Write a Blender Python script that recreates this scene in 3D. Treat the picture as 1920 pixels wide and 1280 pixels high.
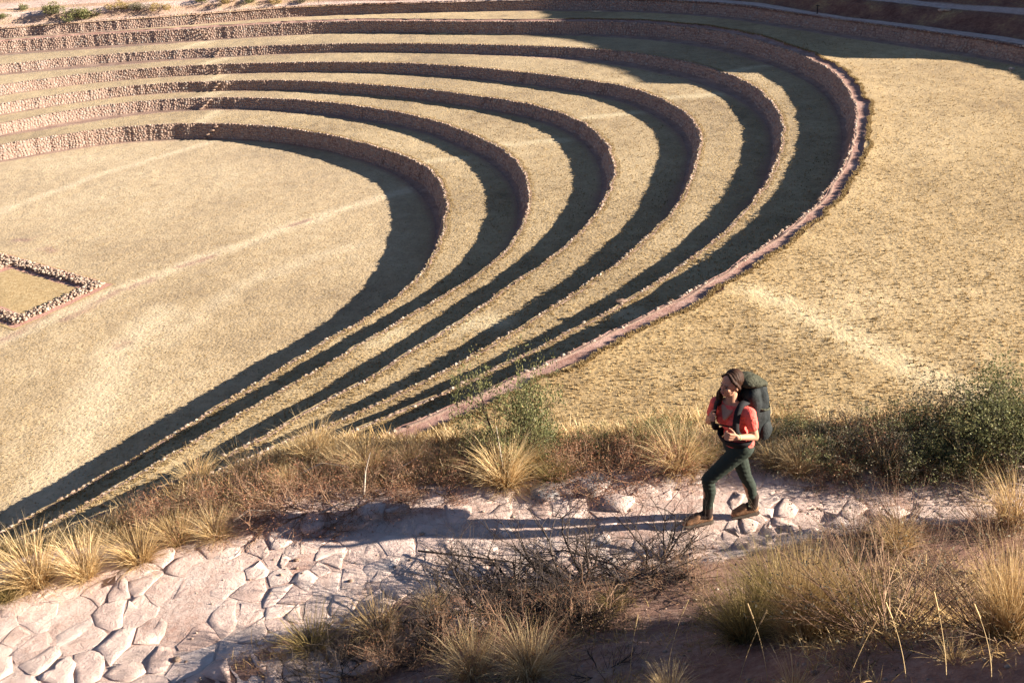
import bpy, bmesh, math, random
import numpy as np
from mathutils import Vector, Matrix

for o in list(bpy.data.objects):
    bpy.data.objects.remove(o)
scene = bpy.context.scene
C = scene.collection
R = math.radians

# ------------------------------------------------------------------ camera
TH, RO = 0.4839337, -0.0677241      # pitch below the horizon, roll
CAMZ = 46.0
FPX = 35 / 36 * 1920
cam_d = bpy.data.cameras.new('camera')
cam_d.lens = 35
cam_d.sensor_width = 36
cam_d.clip_start = 0.1
cam_d.clip_end = 6000
cam = bpy.data.objects.new('camera', cam_d)
C.objects.link(cam)
up0 = Vector((0, math.sin(TH), math.cos(TH)))
rt0 = Vector((1, 0, 0))
rt = rt0 * math.cos(RO) + up0 * math.sin(RO)
up = up0 * math.cos(RO) - rt0 * math.sin(RO)
bk = rt.cross(up)
cam.matrix_world = Matrix((
    (rt.x, up.x, bk.x, 0), (rt.y, up.y, bk.y, 0), (rt.z, up.z, bk.z, CAMZ), (0, 0, 0, 1)))
scene.camera = cam

# ------------------------------------------------------------------ light
SUN = Vector((3.04, -0.30, 1.0)).normalized()
elev = math.asin(SUN.z)
azim = math.atan2(SUN.x, SUN.y)       # clockwise from +Y
w = bpy.data.worlds.new('World')
scene.world = w
w.use_nodes = True
nt = w.node_tree
sky = nt.nodes.new('ShaderNodeTexSky')
sky.sky_type = 'NISHITA'
sky.sun_disc = False
sky.sun_elevation = elev
sky.sun_rotation = azim
sky.altitude = 3500
sky.air_density = 0.85
sky.dust_density = 0.4
bg = nt.nodes['Background']
bg.inputs[1].default_value = 0.05
nt.links.new(sky.outputs[0], bg.inputs[0])
sl = bpy.data.lights.new('sun', 'SUN')
sl.energy = 5.0
sl.angle = R(0.53)
sl.color = (1.0, 0.89, 0.745)
so = bpy.data.objects.new('sun', sl)
C.objects.link(so)
so.rotation_euler = SUN.to_track_quat('Z', 'Y').to_euler()
so.location = (60, 0, 80)
scene.view_settings.view_transform = 'Standard'
scene.view_settings.look = 'None'
scene.view_settings.gamma = 1
scene.view_settings.use_curve_mapping = False
scene.view_settings.exposure = 1.92
scene.cycles.max_bounces = 5
scene.cycles.diffuse_bounces = 3
scene.cycles.transparent_max_bounces = 4

# ------------------------------------------------------------------ helpers
def vnoise(x, y, s=1.0, seed=0):
    """smooth value noise, -1..1"""
    x = np.asarray(x, float) / s
    y = np.asarray(y, float) / s
    xi = np.floor(x).astype(np.int64); yi = np.floor(y).astype(np.int64)
    fx = x - xi; fy = y - yi
    fx = fx * fx * (3 - 2 * fx); fy = fy * fy * (3 - 2 * fy)
    def h(a, b):
        n = (a * 374761393 + b * 668265263 + seed * 1442695041) & 0xffffffff
        n = ((n ^ (n >> 13)) * 1274126177) & 0xffffffff
        return ((n ^ (n >> 16)) & 0xffff) / 32767.5 - 1
    return ((h(xi, yi) * (1 - fx) + h(xi + 1, yi) * fx) * (1 - fy)
            + (h(xi, yi + 1) * (1 - fx) + h(xi + 1, yi + 1) * fx) * fy)

def fbm(x, y, s=1.0, n=4, seed=0):
    t = 0; a = 1; tot = 0
    for i in range(n):
        t = t + a * vnoise(x, y, s / 2 ** i, seed + i * 17); tot += a; a *= .5
    return t / tot

def npmesh(name, V, F, mats=(), smooth=False, tone=None, attrs=None, fmat=None):
    """mesh from numpy; F is a list of (k, array[n,k]) blocks or one array"""
    me = bpy.data.meshes.new(name)
    V = np.asarray(V, np.float32).reshape(-1, 3)
    if not isinstance(F, list):
        F = [F]
    F = [np.asarray(f, np.int32) for f in F if len(f)]
    loops = np.concatenate([f.ravel() for f in F])
    tot = np.concatenate([np.full(len(f), f.shape[1], np.int32) for f in F])
    st = np.concatenate([[0], np.cumsum(tot)[:-1]]).astype(np.int32)
    me.vertices.add(len(V)); me.vertices.foreach_set('co', V.ravel())
    me.loops.add(len(loops)); me.loops.foreach_set('vertex_index', loops)
    me.polygons.add(len(tot)); me.polygons.foreach_set('loop_start', st)
    me.polygons.foreach_set('loop_total', tot)
    if smooth:
        me.polygons.foreach_set('use_smooth', np.ones(len(tot), bool))
    if fmat is not None:
        me.polygons.foreach_set('material_index', np.asarray(fmat, np.int32))
    at = dict(attrs or {})
    if tone is not None:
        at['tone'] = tone
    for k, v in at.items():
        a = me.attributes.new(k, 'FLOAT', 'POINT')
        a.data.foreach_set('value', np.asarray(v, np.float32).ravel())
    for m in (mats if isinstance(mats, (list, tuple)) else [mats]):
        me.materials.append(m)
    me.update(calc_edges=True)
    me.validate()
    return me

def link(name, data, parent=None, loc=None, **props):
    o = bpy.data.objects.new(name, data)
    C.objects.link(o)
    if parent is not None:
        o.parent = parent
    if loc is not None:
        o.location = loc
    for k, v in props.items():
        o[k] = v
    return o

def grid_faces(nu, nv, closed=False):
    i = np.arange(nu if closed else nu - 1)[:, None]; j = np.arange(nv - 1)[None, :]
    a = i * nv + j; b = ((i + 1) % nu) * nv + j
    return np.stack([a, b, b + 1, a + 1], -1).reshape(-1, 4)

# ------------------------------------------------------------------ materials
class NB:
    """small node-tree builder"""
    def __init__(s, name):
        s.m = bpy.data.materials.new(name); s.m.use_nodes = True
        s.t = s.m.node_tree; s.t.nodes.clear()
        s.out = s.t.nodes.new('ShaderNodeOutputMaterial')
    def n(s, typ, **kw):
        nd = s.t.nodes.new(typ)
        for k, v in kw.items():
            setattr(nd, k, v)
        return nd
    def l(s, a, b):
        s.t.links.new(a, b)
    def pos(s):
        return s.n('ShaderNodeNewGeometry').outputs['Position']
    def noise(s, scale, detail=4, rough=.55, vec=None, dist=0):
        nd = s.n('ShaderNodeTexNoise'); nd.inputs['Scale'].default_value = scale
        nd.inputs['Detail'].default_value = detail; nd.inputs['Roughness'].default_value = rough
        nd.inputs['Distortion'].default_value = dist
        s.l(vec or s.pos(), nd.inputs['Vector']); return nd.outputs['Fac']
    def vor(s, scale, feature='F1', vec=None, out='Distance', rnd=1):
        nd = s.n('ShaderNodeTexVoronoi', feature=feature); nd.inputs['Scale'].default_value = scale
        nd.inputs['Randomness'].default_value = rnd
        s.l(vec or s.pos(), nd.inputs['Vector']); return nd.outputs[out]
    def ramp(s, fac, stops, interp='LINEAR'):
        nd = s.n('ShaderNodeValToRGB'); cr = nd.color_ramp; cr.interpolation = interp
        while len(cr.elements) < len(stops):
            cr.elements.new(.5)
        for e, (p, c) in zip(cr.elements, stops):
            e.position = p
            e.color = (*c, 1) if isinstance(c, tuple) else (c, c, c, 1)
        s.l(fac, nd.inputs[0]); return nd.outputs[0]
    def mix(s, fac, a, b, mode='MIX'):
        nd = s.n('ShaderNodeMix', data_type='RGBA', blend_type=mode)
        for sock, v in ((nd.inputs[0], fac), (nd.inputs[6], a), (nd.inputs[7], b)):
            if isinstance(v, (int, float)): sock.default_value = v
            elif isinstance(v, tuple): sock.default_value = (*v, 1)
            else: s.l(v, sock)
        return nd.outputs[2]
    def math(s, op, a, b=0.0):
        nd = s.n('ShaderNodeMath', operation=op)
        for sock, v in ((nd.inputs[0], a), (nd.inputs[1], b)):
            if isinstance(v, (int, float)): sock.default_value = v
            else: s.l(v, sock)
        return nd.outputs[0]
    def attr(s, name):
        return s.n('ShaderNodeAttribute', attribute_name=name).outputs['Fac']
    def bump(s, h, strength=.5, dist=.05, prev=None):
        nd = s.n('ShaderNodeBump'); nd.inputs['Strength'].default_value = strength
        nd.inputs['Distance'].default_value = dist; s.l(h, nd.inputs['Height'])
        if prev is not None: s.l(prev, nd.inputs['Normal'])
        return nd.outputs[0]
    def done(s, col, rough=.9, normal=None, spec=.15, sheen=0):
        b = s.n('ShaderNodeBsdfPrincipled')
        if isinstance(col, tuple): b.inputs['Base Color'].default_value = (*col, 1)
        else: s.l(col, b.inputs['Base Color'])
        b.inputs['Roughness'].default_value = rough
        b.inputs['Specular IOR Level'].default_value = spec
        if sheen:
            b.inputs['Sheen Weight'].default_value = sheen
        if normal is not None: s.l(normal, b.inputs['Normal'])
        s.l(b.outputs[0], s.out.inputs[0]); s.b = b
        return s.m

def grass_mat(name, c0, c1, c2, worn=(.50, .40, .24), soil=(.27, .15, .11), bs=1.0, nsc=1.0):
    """short dry turf; attributes: worn (bleached trails), soil (bare reddish earth)"""
    b = NB(name)
    big = b.noise(.045 * nsc, 5, .6)
    mid = b.noise(.6 * nsc, 4, .6)
    fine = b.noise(4.5, 6, .75)
    tuft = b.vor(3.2)
    f = b.math('ADD', b.math('MULTIPLY', big, .45), b.math('MULTIPLY', mid, .25))
    f = b.math('ADD', f, b.math('MULTIPLY', fine, .30))
    col = b.ramp(f, [(.39, c0), (.5, c1), (.60, c2)])
    dk = b.ramp(b.noise(2.2, 5, .7), [(.38, .74), (.52, 1.0)])
    col = b.mix(.75, col, dk, 'MULTIPLY')
    w = b.attr('worn')
    wn = b.math('MULTIPLY', w, b.ramp(b.noise(.9, 4, .7), [(.3, .35), (.6, 1.0)]))
    col = b.mix(wn, col, worn)
    sn = b.math('MULTIPLY', b.attr('soil'), b.ramp(b.noise(1.6, 4, .7), [(.38, .0), (.46, 1.0)]))
    sn = b.math('MAXIMUM', sn, b.ramp(b.attr('soil'), [(.82, 0.0), (.95, 1.0)]))
    col = b.mix(sn, col, soil)
    h = b.math('ADD', b.math('MULTIPLY', b.noise(5.5, 5, .75), .8), b.math('MULTIPLY', tuft, -.5))
    nrm = b.bump(h, .75 * bs, .16)
    nrm = b.bump(b.noise(.45, 4, .6), .5, .35, nrm)
    return b.done(col, .95, nrm, .05, .1)

M = {}
M['floor_grass'] = grass_mat('floor_grass', (.27, .19, .105), (.405, .295, .165), (.50, .38, .23), worn=(.58, .46, .30), bs=.8)
M['terrace_grass'] = grass_mat('terrace_grass', (.21, .14, .068), (.35, .25, .128), (.45, .335, .185), bs=1.0)
M['field_grass'] = grass_mat('field_grass', (.23, .148, .066), (.37, .255, .118), (.48, .345, .178), worn=(.62, .49, .29), bs=.8)

def soil_mat(name, c0, c1, c2, scale=6, bs=.6, dist=.05):
    b = NB(name)
    f = b.math('ADD', b.math('MULTIPLY', b.noise(scale * .12, 4, .6), .5), b.math('MULTIPLY', b.noise(scale, 6, .7), .5))
    col = b.ramp(f, [(.38, c0), (.5, c1), (.62, c2)])
    nrm = b.bump(b.noise(scale * 1.6, 6, .7), bs, dist)
    return b.done(col, .95, nrm, .08)
M['footpath'] = soil_mat('footpath', (.23, .125, .10), (.35, .21, .17), (.46, .31, .26), 3, .7, .1)
M['wall_earth'] = soil_mat('wall_earth', (.19, .12, .095), (.26, .175, .14), (.33, .235, .19), 5, .8, .08)

def stone_mat(name, stops, scale=5, bs=.6, dist=.03):
    """stone coloured piece by piece through the tone attribute, with grain and lichen"""
    b = NB(name)
    base = b.ramp(b.attr('tone'), stops)
    g = b.ramp(b.noise(scale, 6, .65), [(.3, .62), (.7, 1.18)])
    col = b.mix(.85, base, g, 'MULTIPLY')
    li = b.ramp(b.noise(scale * .45, 3, .6), [(.56, 0.0), (.66, .5)])
    col = b.mix(li, col, (.42, .40, .36))
    nrm = b.bump(b.noise(scale * 2, 7, .7), bs, dist)
    return b.done(col, .88, nrm, .2)
WST = [(0, (.24, .145, .11)), (.25, (.33, .225, .175)), (.5, (.38, .27, .21)), (.72, (.35, .26, .205)), (.88, (.29, .25, .22)), (1, (.50, .41, .34))]
M['wall_stone'] = stone_mat('wall_stone', WST, 4)
M['coping_stone'] = stone_mat('coping_stone', [(0, (.23, .15, .11)), (.5, (.33, .235, .175)), (1, (.43, .345, .275))], 4)

# ------------------------------------------------------------------ the bowl of ring terraces
CX, CY = -67.7, 113.6
ZL= [0.0, 2.413, 4.183, 5.847, 7.546, 9.078, 11.262, 13.331]
RIM={
 1: [60.2, 60.5, 60.9, 61.4, 61.7, 62.0, 62.2, 62.0, 61.6, 61.1, 60.7, 60.5, 60.4, 60.4, 60.4, 60.4, 60.4, 60.3, 60.2, 60.0, 59.8, 59.4, 58.9, 58.2, 57.2, 56.3, 55.5, 54.8, 54.3, 53.9, 53.7, 53.5, 53.5, 53.5, 53.7, 53.9, 54.2, 54.6, 55.0, 55.5, 56.1, 56.7, 57.3, 58.0, 58.7, 59.4, 60.2, 60.9, 61.7, 62.5, 63.3, 64.1, 64.8, 65.6, 66.3, 67.0, 67.6, 68.2, 68.8, 69.3, 69.7, 70.1, 70.4, 70.6, 70.7, 70.6, 70.5, 70.2, 69.8, 69.2, 68.5, 67.5, 66.4, 65.1, 63.5, 61.7, 60.3, 59.1, 58.0, 57.3, 56.9, 56.6, 56.7, 57.1, 58.1, 58.8, 59.3, 59.7, 59.9, 60.0] ,
 2: [70.7, 71.2, 71.7, 72.2, 72.5, 72.6, 72.4, 72.1, 72.0, 71.9, 71.7, 71.4, 71.0, 70.8, 70.7, 70.8, 70.8, 70.7, 70.7, 70.6, 70.5, 70.2, 69.6, 68.6, 67.2, 65.6, 64.1, 62.8, 61.6, 60.6, 59.7, 59.0, 58.4, 57.9, 57.6, 57.4, 57.7, 58.1, 58.5, 59.0, 59.6, 60.2, 60.8, 61.5, 62.2, 62.9, 63.7, 64.4, 65.2, 66.0, 66.8, 67.6, 68.3, 69.1, 69.8, 70.5, 71.1, 71.7, 72.3, 72.8, 73.2, 73.6, 73.9, 74.1, 74.2, 74.1, 74.0, 73.7, 73.3, 72.7, 72.0, 71.0, 69.9, 68.7, 67.7, 66.6, 65.3, 64.1, 63.2, 62.6, 62.3, 62.4, 62.7, 63.3, 64.2, 65.6, 67.1, 68.3, 69.3, 70.1] ,
 3: [80.5, 81.9, 83.1, 84.2, 85.1, 85.6, 85.5, 84.8, 83.7, 82.3, 81.0, 80.0, 79.1, 78.3, 77.7, 77.4, 77.3, 77.0, 76.6, 76.2, 75.9, 75.8, 75.6, 75.1, 74.2, 73.1, 71.9, 70.8, 69.7, 68.8, 67.9, 67.1, 66.5, 65.8, 65.3, 64.9, 64.5, 64.2, 63.9, 63.7, 63.6, 63.7, 64.3, 65.0, 65.7, 66.4, 67.2, 67.9, 68.7, 69.5, 70.3, 71.1, 71.8, 72.6, 73.3, 74.0, 74.6, 75.2, 75.8, 76.3, 76.7, 77.1, 77.4, 77.6, 77.7, 77.6, 77.5, 77.2, 76.8, 76.2, 75.5, 74.5, 73.4, 72.2, 71.2, 70.3, 70.1, 69.8, 69.4, 69.2, 69.3, 69.7, 70.0, 70.6, 71.4, 72.7, 74.3, 76.0, 77.5, 79.0] ,
 4: [90.5, 92.6, 94.9, 96.7, 97.7, 98.2, 98.4, 97.2, 95.0, 93.3, 91.9, 90.6, 89.3, 88.1, 87.0, 85.9, 84.9, 84.1, 83.3, 82.8, 82.4, 82.2, 82.0, 81.8, 81.4, 80.8, 80.1, 79.5, 78.8, 78.2, 77.5, 76.9, 76.3, 75.7, 75.1, 74.6, 74.0, 73.4, 72.9, 72.4, 71.9, 71.4, 70.9, 70.5, 70.1, 69.9, 70.7, 71.4, 72.2, 73.0, 73.8, 74.6, 75.3, 76.1, 76.8, 77.5, 78.1, 78.7, 79.3, 79.8, 80.2, 80.6, 80.9, 81.1, 81.2, 81.1, 81.0, 80.7, 80.3, 79.7, 79.0, 78.0, 76.9, 75.7, 74.7, 73.8, 73.6, 73.3, 73.5, 74.4, 75.4, 76.2, 77.4, 78.5, 79.9, 81.5, 83.2, 85.1, 87.0, 88.8] ,
 5: [100.6, 103.2, 105.8, 108.1, 109.9, 111.0, 111.1, 110.6, 109.5, 107.8, 105.4, 102.6, 100.1, 98.1, 96.5, 95.1, 93.8, 92.7, 91.8, 91.0, 90.4, 90.2, 90.3, 90.6, 90.9, 91.2, 91.4, 91.6, 91.7, 91.7, 91.7, 91.6, 91.4, 91.1, 90.8, 90.5, 90.0, 89.6, 89.1, 88.5, 87.9, 87.3, 86.7, 86.0, 85.3, 84.6, 83.9, 83.1, 82.4, 81.7, 80.9, 80.2, 79.5, 79.6, 80.3, 81.0, 81.6, 82.2, 82.8, 83.3, 83.7, 84.1, 84.4, 84.6, 84.7, 84.6, 84.5, 84.2, 83.8, 83.2, 82.5, 81.5, 80.4, 79.2, 78.2, 77.3, 77.1, 76.8, 77.6, 78.7, 80.0, 81.4, 82.9, 84.9, 86.9, 89.0, 91.2, 93.5, 95.9, 98.3] ,
 6: [109.4, 112.3, 115.3, 118.1, 120.2, 121.7, 122.7, 123.6, 123.3, 121.8, 118.9, 115.1, 111.4, 108.6, 106.9, 105.7, 104.9, 104.1, 103.3, 102.3, 101.3, 100.5, 100.4, 100.8, 101.6, 102.7, 104.0, 105.4, 106.5, 107.5, 108.4, 109.0, 109.5, 109.9, 110.1, 110.1, 110.0, 109.8, 109.5, 109.0, 108.5, 107.9, 107.1, 106.3, 105.4, 104.5, 103.5, 102.4, 101.3, 100.1, 98.9, 97.7, 96.5, 95.3, 94.0, 92.8, 91.6, 90.4, 89.2, 88.1, 87.2, 87.6, 87.9, 88.1, 88.2, 88.1, 88.0, 87.7, 87.3, 86.7, 86.0, 85.0, 83.9, 82.7, 81.7, 80.8, 81.1, 81.9, 82.8, 83.9, 85.1, 86.7, 88.6, 91.0, 93.4, 95.9, 98.8, 101.5, 104.1, 106.7] ,
 7: [149.9, 147.9, 145.9, 143.6, 140.9, 138.0, 136.1, 135.2, 134.8, 133.9, 131.8, 128.8, 125.5, 122.0, 118.6, 115.8, 113.8, 112.4, 111.3, 110.2, 108.9, 107.4, 106.3, 106.0, 106.5, 107.6, 109.0, 110.8, 112.5, 114.3, 116.0, 117.8, 119.5, 121.3, 123.1, 124.8, 126.5, 128.3, 130.0, 131.7, 133.4, 135.1, 136.7, 138.3, 139.9, 141.5, 143.1, 144.6, 146.0, 147.5, 148.9, 150.3, 151.6, 152.9, 154.1, 155.3, 156.4, 157.5, 158.5, 159.5, 160.4, 161.3, 162.1, 162.8, 163.4, 164.0, 164.5, 165.0, 165.3, 165.6, 165.8, 166.0, 166.0, 166.0, 165.8, 165.6, 165.3, 164.9, 164.4, 163.7, 163.0, 162.2, 161.3, 160.3, 159.1, 157.9, 156.5, 155.1, 153.5, 151.7] ,
}
FOOT={
 1: [58.9, 59.1, 59.4, 59.5, 59.6, 59.7, 59.8, 59.9, 59.8, 59.7, 59.6, 59.6, 59.7, 59.7, 59.7, 59.6, 59.6, 59.4, 59.2, 59.0, 58.6, 58.3, 57.8, 57.0, 55.9, 54.9, 54.0, 53.5, 53.1, 52.8, 52.6, 52.4, 52.4, 52.4, 52.6, 52.8, 53.1, 53.5, 53.9, 54.4, 55.0, 55.6, 56.2, 56.9, 57.6, 58.3, 59.1, 59.8, 60.6, 61.4, 62.2, 63.0, 63.7, 64.5, 65.2, 65.9, 66.5, 67.1, 67.7, 68.2, 68.6, 69.0, 69.3, 69.5, 69.6, 69.5, 69.4, 69.1, 68.7, 68.1, 67.4, 66.4, 65.3, 64.0, 62.4, 60.6, 59.2, 58.0, 56.9, 56.2, 55.8, 55.5, 55.6, 56.0, 57.0, 57.7, 58.2, 58.6, 58.8, 58.9] ,
 2: [69.3, 69.7, 70.1, 70.4, 70.7, 70.7, 70.5, 70.3, 70.2, 70.2, 70.0, 69.7, 69.2, 68.9, 68.9, 69.1, 69.2, 69.3, 69.3, 69.2, 68.8, 68.1, 66.9, 65.5, 63.9, 62.6, 61.6, 61.0, 60.2, 59.5, 58.6, 57.9, 57.3, 56.8, 56.5, 56.3, 56.6, 57.0, 57.4, 57.9, 58.5, 59.1, 59.7, 60.4, 61.1, 61.8, 62.6, 63.3, 64.1, 64.9, 65.7, 66.5, 67.2, 68.0, 68.7, 69.4, 70.0, 70.6, 71.2, 71.7, 72.1, 72.5, 72.8, 73.0, 73.1, 73.0, 72.9, 72.6, 72.2, 71.6, 70.9, 69.9, 68.8, 67.6, 66.6, 65.5, 64.2, 63.0, 62.1, 61.5, 61.2, 61.3, 61.6, 62.2, 63.1, 64.5, 66.0, 67.2, 68.2, 68.9] ,
 3: [79.2, 80.4, 81.6, 82.6, 83.5, 84.1, 84.0, 83.3, 82.3, 81.2, 80.2, 79.4, 78.7, 77.8, 77.2, 77.0, 76.8, 76.5, 76.1, 75.7, 75.4, 75.4, 75.1, 74.6, 73.5, 72.1, 70.8, 69.6, 68.5, 67.7, 66.8, 66.0, 65.4, 64.7, 64.2, 63.8, 63.4, 63.1, 62.8, 62.6, 62.5, 62.6, 63.2, 63.9, 64.6, 65.3, 66.1, 66.8, 67.6, 68.4, 69.2, 70.0, 70.7, 71.5, 72.2, 72.9, 73.5, 74.1, 74.7, 75.2, 75.6, 76.0, 76.3, 76.5, 76.6, 76.5, 76.4, 76.1, 75.7, 75.1, 74.4, 73.4, 72.3, 71.1, 70.1, 69.2, 69.0, 68.7, 68.3, 68.1, 68.2, 68.6, 68.9, 69.5, 70.3, 71.6, 73.2, 74.9, 76.4, 77.9] ,
 4: [89.2, 91.2, 93.3, 94.9, 95.7, 96.1, 96.3, 95.2, 93.2, 91.7, 90.4, 89.2, 88.1, 87.1, 86.3, 85.4, 84.5, 83.6, 82.9, 82.3, 81.9, 81.7, 81.5, 81.3, 80.9, 80.2, 79.4, 78.5, 77.8, 77.1, 76.4, 75.8, 75.2, 74.6, 74.0, 73.5, 72.9, 72.3, 71.8, 71.3, 70.8, 70.3, 69.8, 69.4, 69.0, 68.8, 69.6, 70.3, 71.1, 71.9, 72.7, 73.5, 74.2, 75.0, 75.7, 76.4, 77.0, 77.6, 78.2, 78.7, 79.1, 79.5, 79.8, 80.0, 80.1, 80.0, 79.9, 79.6, 79.2, 78.6, 77.9, 76.9, 75.8, 74.6, 73.6, 72.7, 72.5, 72.2, 72.4, 73.3, 74.3, 75.1, 76.3, 77.4, 78.8, 80.4, 82.1, 84.0, 85.9, 87.6] ,
 5: [99.6, 102.1, 104.4, 106.3, 107.4, 108.0, 107.8, 107.2, 106.4, 105.0, 103.0, 100.9, 98.9, 97.4, 96.0, 94.7, 93.4, 92.3, 91.3, 90.3, 89.3, 88.4, 87.8, 87.5, 87.5, 87.9, 88.7, 89.6, 90.2, 90.6, 90.6, 90.5, 90.3, 90.0, 89.7, 89.4, 88.9, 88.5, 88.0, 87.4, 86.8, 86.2, 85.6, 84.9, 84.2, 83.5, 82.8, 82.0, 81.3, 80.6, 79.8, 79.1, 78.4, 78.5, 79.2, 79.9, 80.5, 81.1, 81.7, 82.2, 82.6, 83.0, 83.3, 83.5, 83.6, 83.5, 83.4, 83.1, 82.7, 82.1, 81.4, 80.4, 79.3, 78.1, 77.1, 76.2, 76.0, 75.7, 76.5, 77.6, 78.9, 80.3, 81.8, 83.8, 85.8, 87.9, 90.1, 92.4, 94.8, 97.2] ,
 6: [108.1, 110.8, 113.7, 116.3, 118.2, 119.3, 119.9, 120.3, 119.8, 118.4, 116.0, 113.0, 110.1, 107.9, 106.4, 105.3, 104.4, 103.6, 102.6, 101.4, 100.1, 98.7, 98.0, 97.9, 98.3, 99.2, 100.8, 102.6, 104.6, 106.1, 107.3, 107.9, 108.4, 108.8, 109.0, 109.0, 108.9, 108.7, 108.4, 107.9, 107.4, 106.8, 106.0, 105.2, 104.3, 103.4, 102.4, 101.3, 100.2, 99.0, 97.8, 96.6, 95.4, 94.2, 92.9, 91.7, 90.5, 89.3, 88.1, 87.0, 86.1, 86.5, 86.8, 87.0, 87.1, 87.0, 86.9, 86.6, 86.2, 85.6, 84.9, 83.9, 82.8, 81.6, 80.6, 79.7, 80.0, 80.8, 81.7, 82.8, 84.0, 85.6, 87.5, 89.9, 92.3, 94.8, 97.7, 100.4, 103.0, 105.5] ,
 7: [148.9, 146.8, 144.1, 141.2, 137.9, 134.9, 133.3, 132.8, 132.4, 131.4, 129.2, 126.4, 123.6, 120.8, 117.9, 115.3, 113.3, 111.9, 110.8, 109.7, 108.5, 106.9, 105.5, 104.8, 104.8, 105.6, 107.1, 109.1, 111.1, 113.2, 114.9, 116.7, 118.4, 120.2, 122.0, 123.7, 125.4, 127.2, 128.9, 130.6, 132.3, 134.0, 135.6, 137.2, 138.8, 140.4, 142.0, 143.5, 144.9, 146.4, 147.8, 149.2, 150.5, 151.8, 153.0, 154.2, 155.3, 156.4, 157.4, 158.4, 159.3, 160.2, 161.0, 161.7, 162.3, 162.9, 163.4, 163.9, 164.2, 164.5, 164.7, 164.9, 164.9, 164.9, 164.7, 164.5, 164.2, 163.8, 163.3, 162.6, 161.9, 161.1, 160.2, 159.2, 158.0, 156.8, 155.4, 154.0, 152.4, 150.7] ,
}

_ang = np.arange(91) * 4.0
_rng = np.random.RandomState(5)
def rad(tab, k, deg):
    t = np.r_[tab[k], tab[k][0]]
    d = np.asarray(deg, float) % 360
    return np.interp(d, _ang, t)
def smooth_rad(tab, k, deg):
    return (rad(tab, k, deg - 2.5) + rad(tab, k, deg + 2.5) + 2 * rad(tab, k, deg)) / 4
def rim(k, deg):
    return smooth_rad(RIM, k, np.asarray(deg, float)) + .22 * vnoise(np.asarray(deg) * 1.0, k * 7.3 + 0 * np.asarray(deg), 1.7, 3) + .12 * vnoise(np.asarray(deg) * 1.0, k * 3.1 + 0 * np.asarray(deg), .45, 4)
def foot(k, deg):
    return np.minimum(smooth_rad(FOOT, k, np.asarray(deg, float)), rim(k, deg) - .35)
def xy(deg, r):
    a = np.radians(deg)
    return CX + r * np.cos(a), CY + r * np.sin(a)

def seg_dist(x, y, pts):
    d = np.full(np.shape(x), 1e9)
    for (ax, ay), (bx, by) in zip(pts[:-1], pts[1:]):
        vx, vy = bx - ax, by - ay
        t = np.clip(((x - ax) * vx + (y - ay) * vy) / (vx * vx + vy * vy), 0, 1)
        d = np.minimum(d, np.hypot(x - ax - t * vx, y - ay - t * vy))
    return d

def on_plane(px, py, z):
    """the point at height z seen at photo pixel (px, py)"""
    u = (px - 960) / FPX; v = -(py - 640) / FPX
    dr = rt * u + up * v - bk
    t = (z - CAMZ) / dr.z
    return (dr.x * t, dr.y * t)

TRAILS = {0: [([(0, 398), (180, 330), (392, 268)], 1.2, .7), ([(0, 640), (215, 545), (420, 470), (620, 400), (740, 362), (800, 350)], 1.5, .8),
              ([(60, 950), (150, 830), (215, 660), (300, 590)], 2.6, .8), ([(300, 640), (480, 520), (660, 460)], 1.6, .5)],
          1: [([(770, 308), (870, 296)], 1.1, 1.0), ([(380, 228), (410, 204)], 1.6, .9)],
          2: [([(915, 272), (1060, 264)], 1.1, 1.0), ([(380, 182), (420, 170)], 1.6, .9), ([(690, 640), (750, 620)], 1.2, .8)],
          3: [([(1075, 224), (1220, 208)], 1.1, 1.0), ([(385, 152), (430, 138)], 1.6, .9), ([(850, 612), (930, 600)], 1.8, .9)],
          4: [([(1200, 188), (1380, 174)], 1.1, 1.0), ([(385, 120), (430, 108)], 1.6, .9)],
          5: [([(1350, 137), (1440, 124)], 1.1, .9), ([(340, 92), (400, 76)], 1.6, .9), ([(1150, 575), (1190, 590)], 1.5, .8)],
          6: [([(1420, 548), (1530, 600), (1680, 672), (1830, 745)], 1.6, .9), ([(1480, 620), (1640, 560)], 3.0, .3)]}
SCUFF = {0: [[(120, 600), (225, 545)], [(240, 540), (290, 522)], [(340, 500), (400, 480)], [(25, 452), (60, 448)], [(75, 466), (105, 470)], [(540, 425), (580, 412)], [(0, 640), (90, 590)], [(215, 650), (235, 640)]]}

def trail_attr(k, x, y, z):
    w = np.zeros(np.shape(x)); s = np.zeros(np.shape(x))
    for pts, wd, st in TRAILS.get(k, []):
        P = [on_plane(a, b, z) for a, b in pts]
        d = seg_dist(x + .5 * vnoise(x, y, 3, 5), y + .5 * vnoise(x, y, 3, 6), P)
        w = np.maximum(w, st * np.clip(1.35 - d / wd, 0, 1))
    for pts in SCUFF.get(k, []):
        P = [on_plane(a, b, z) for a, b in pts]
        s = np.maximum(s, .8 * np.clip(1.5 - seg_dist(x, y, P) / .5, 0, 1))
    return w, s

def relief(x, y, k):
    return .07 * fbm(x, y, 7, 3, 20 + k) + .035 * vnoise(x, y, 1.3, 40 + k)

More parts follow.
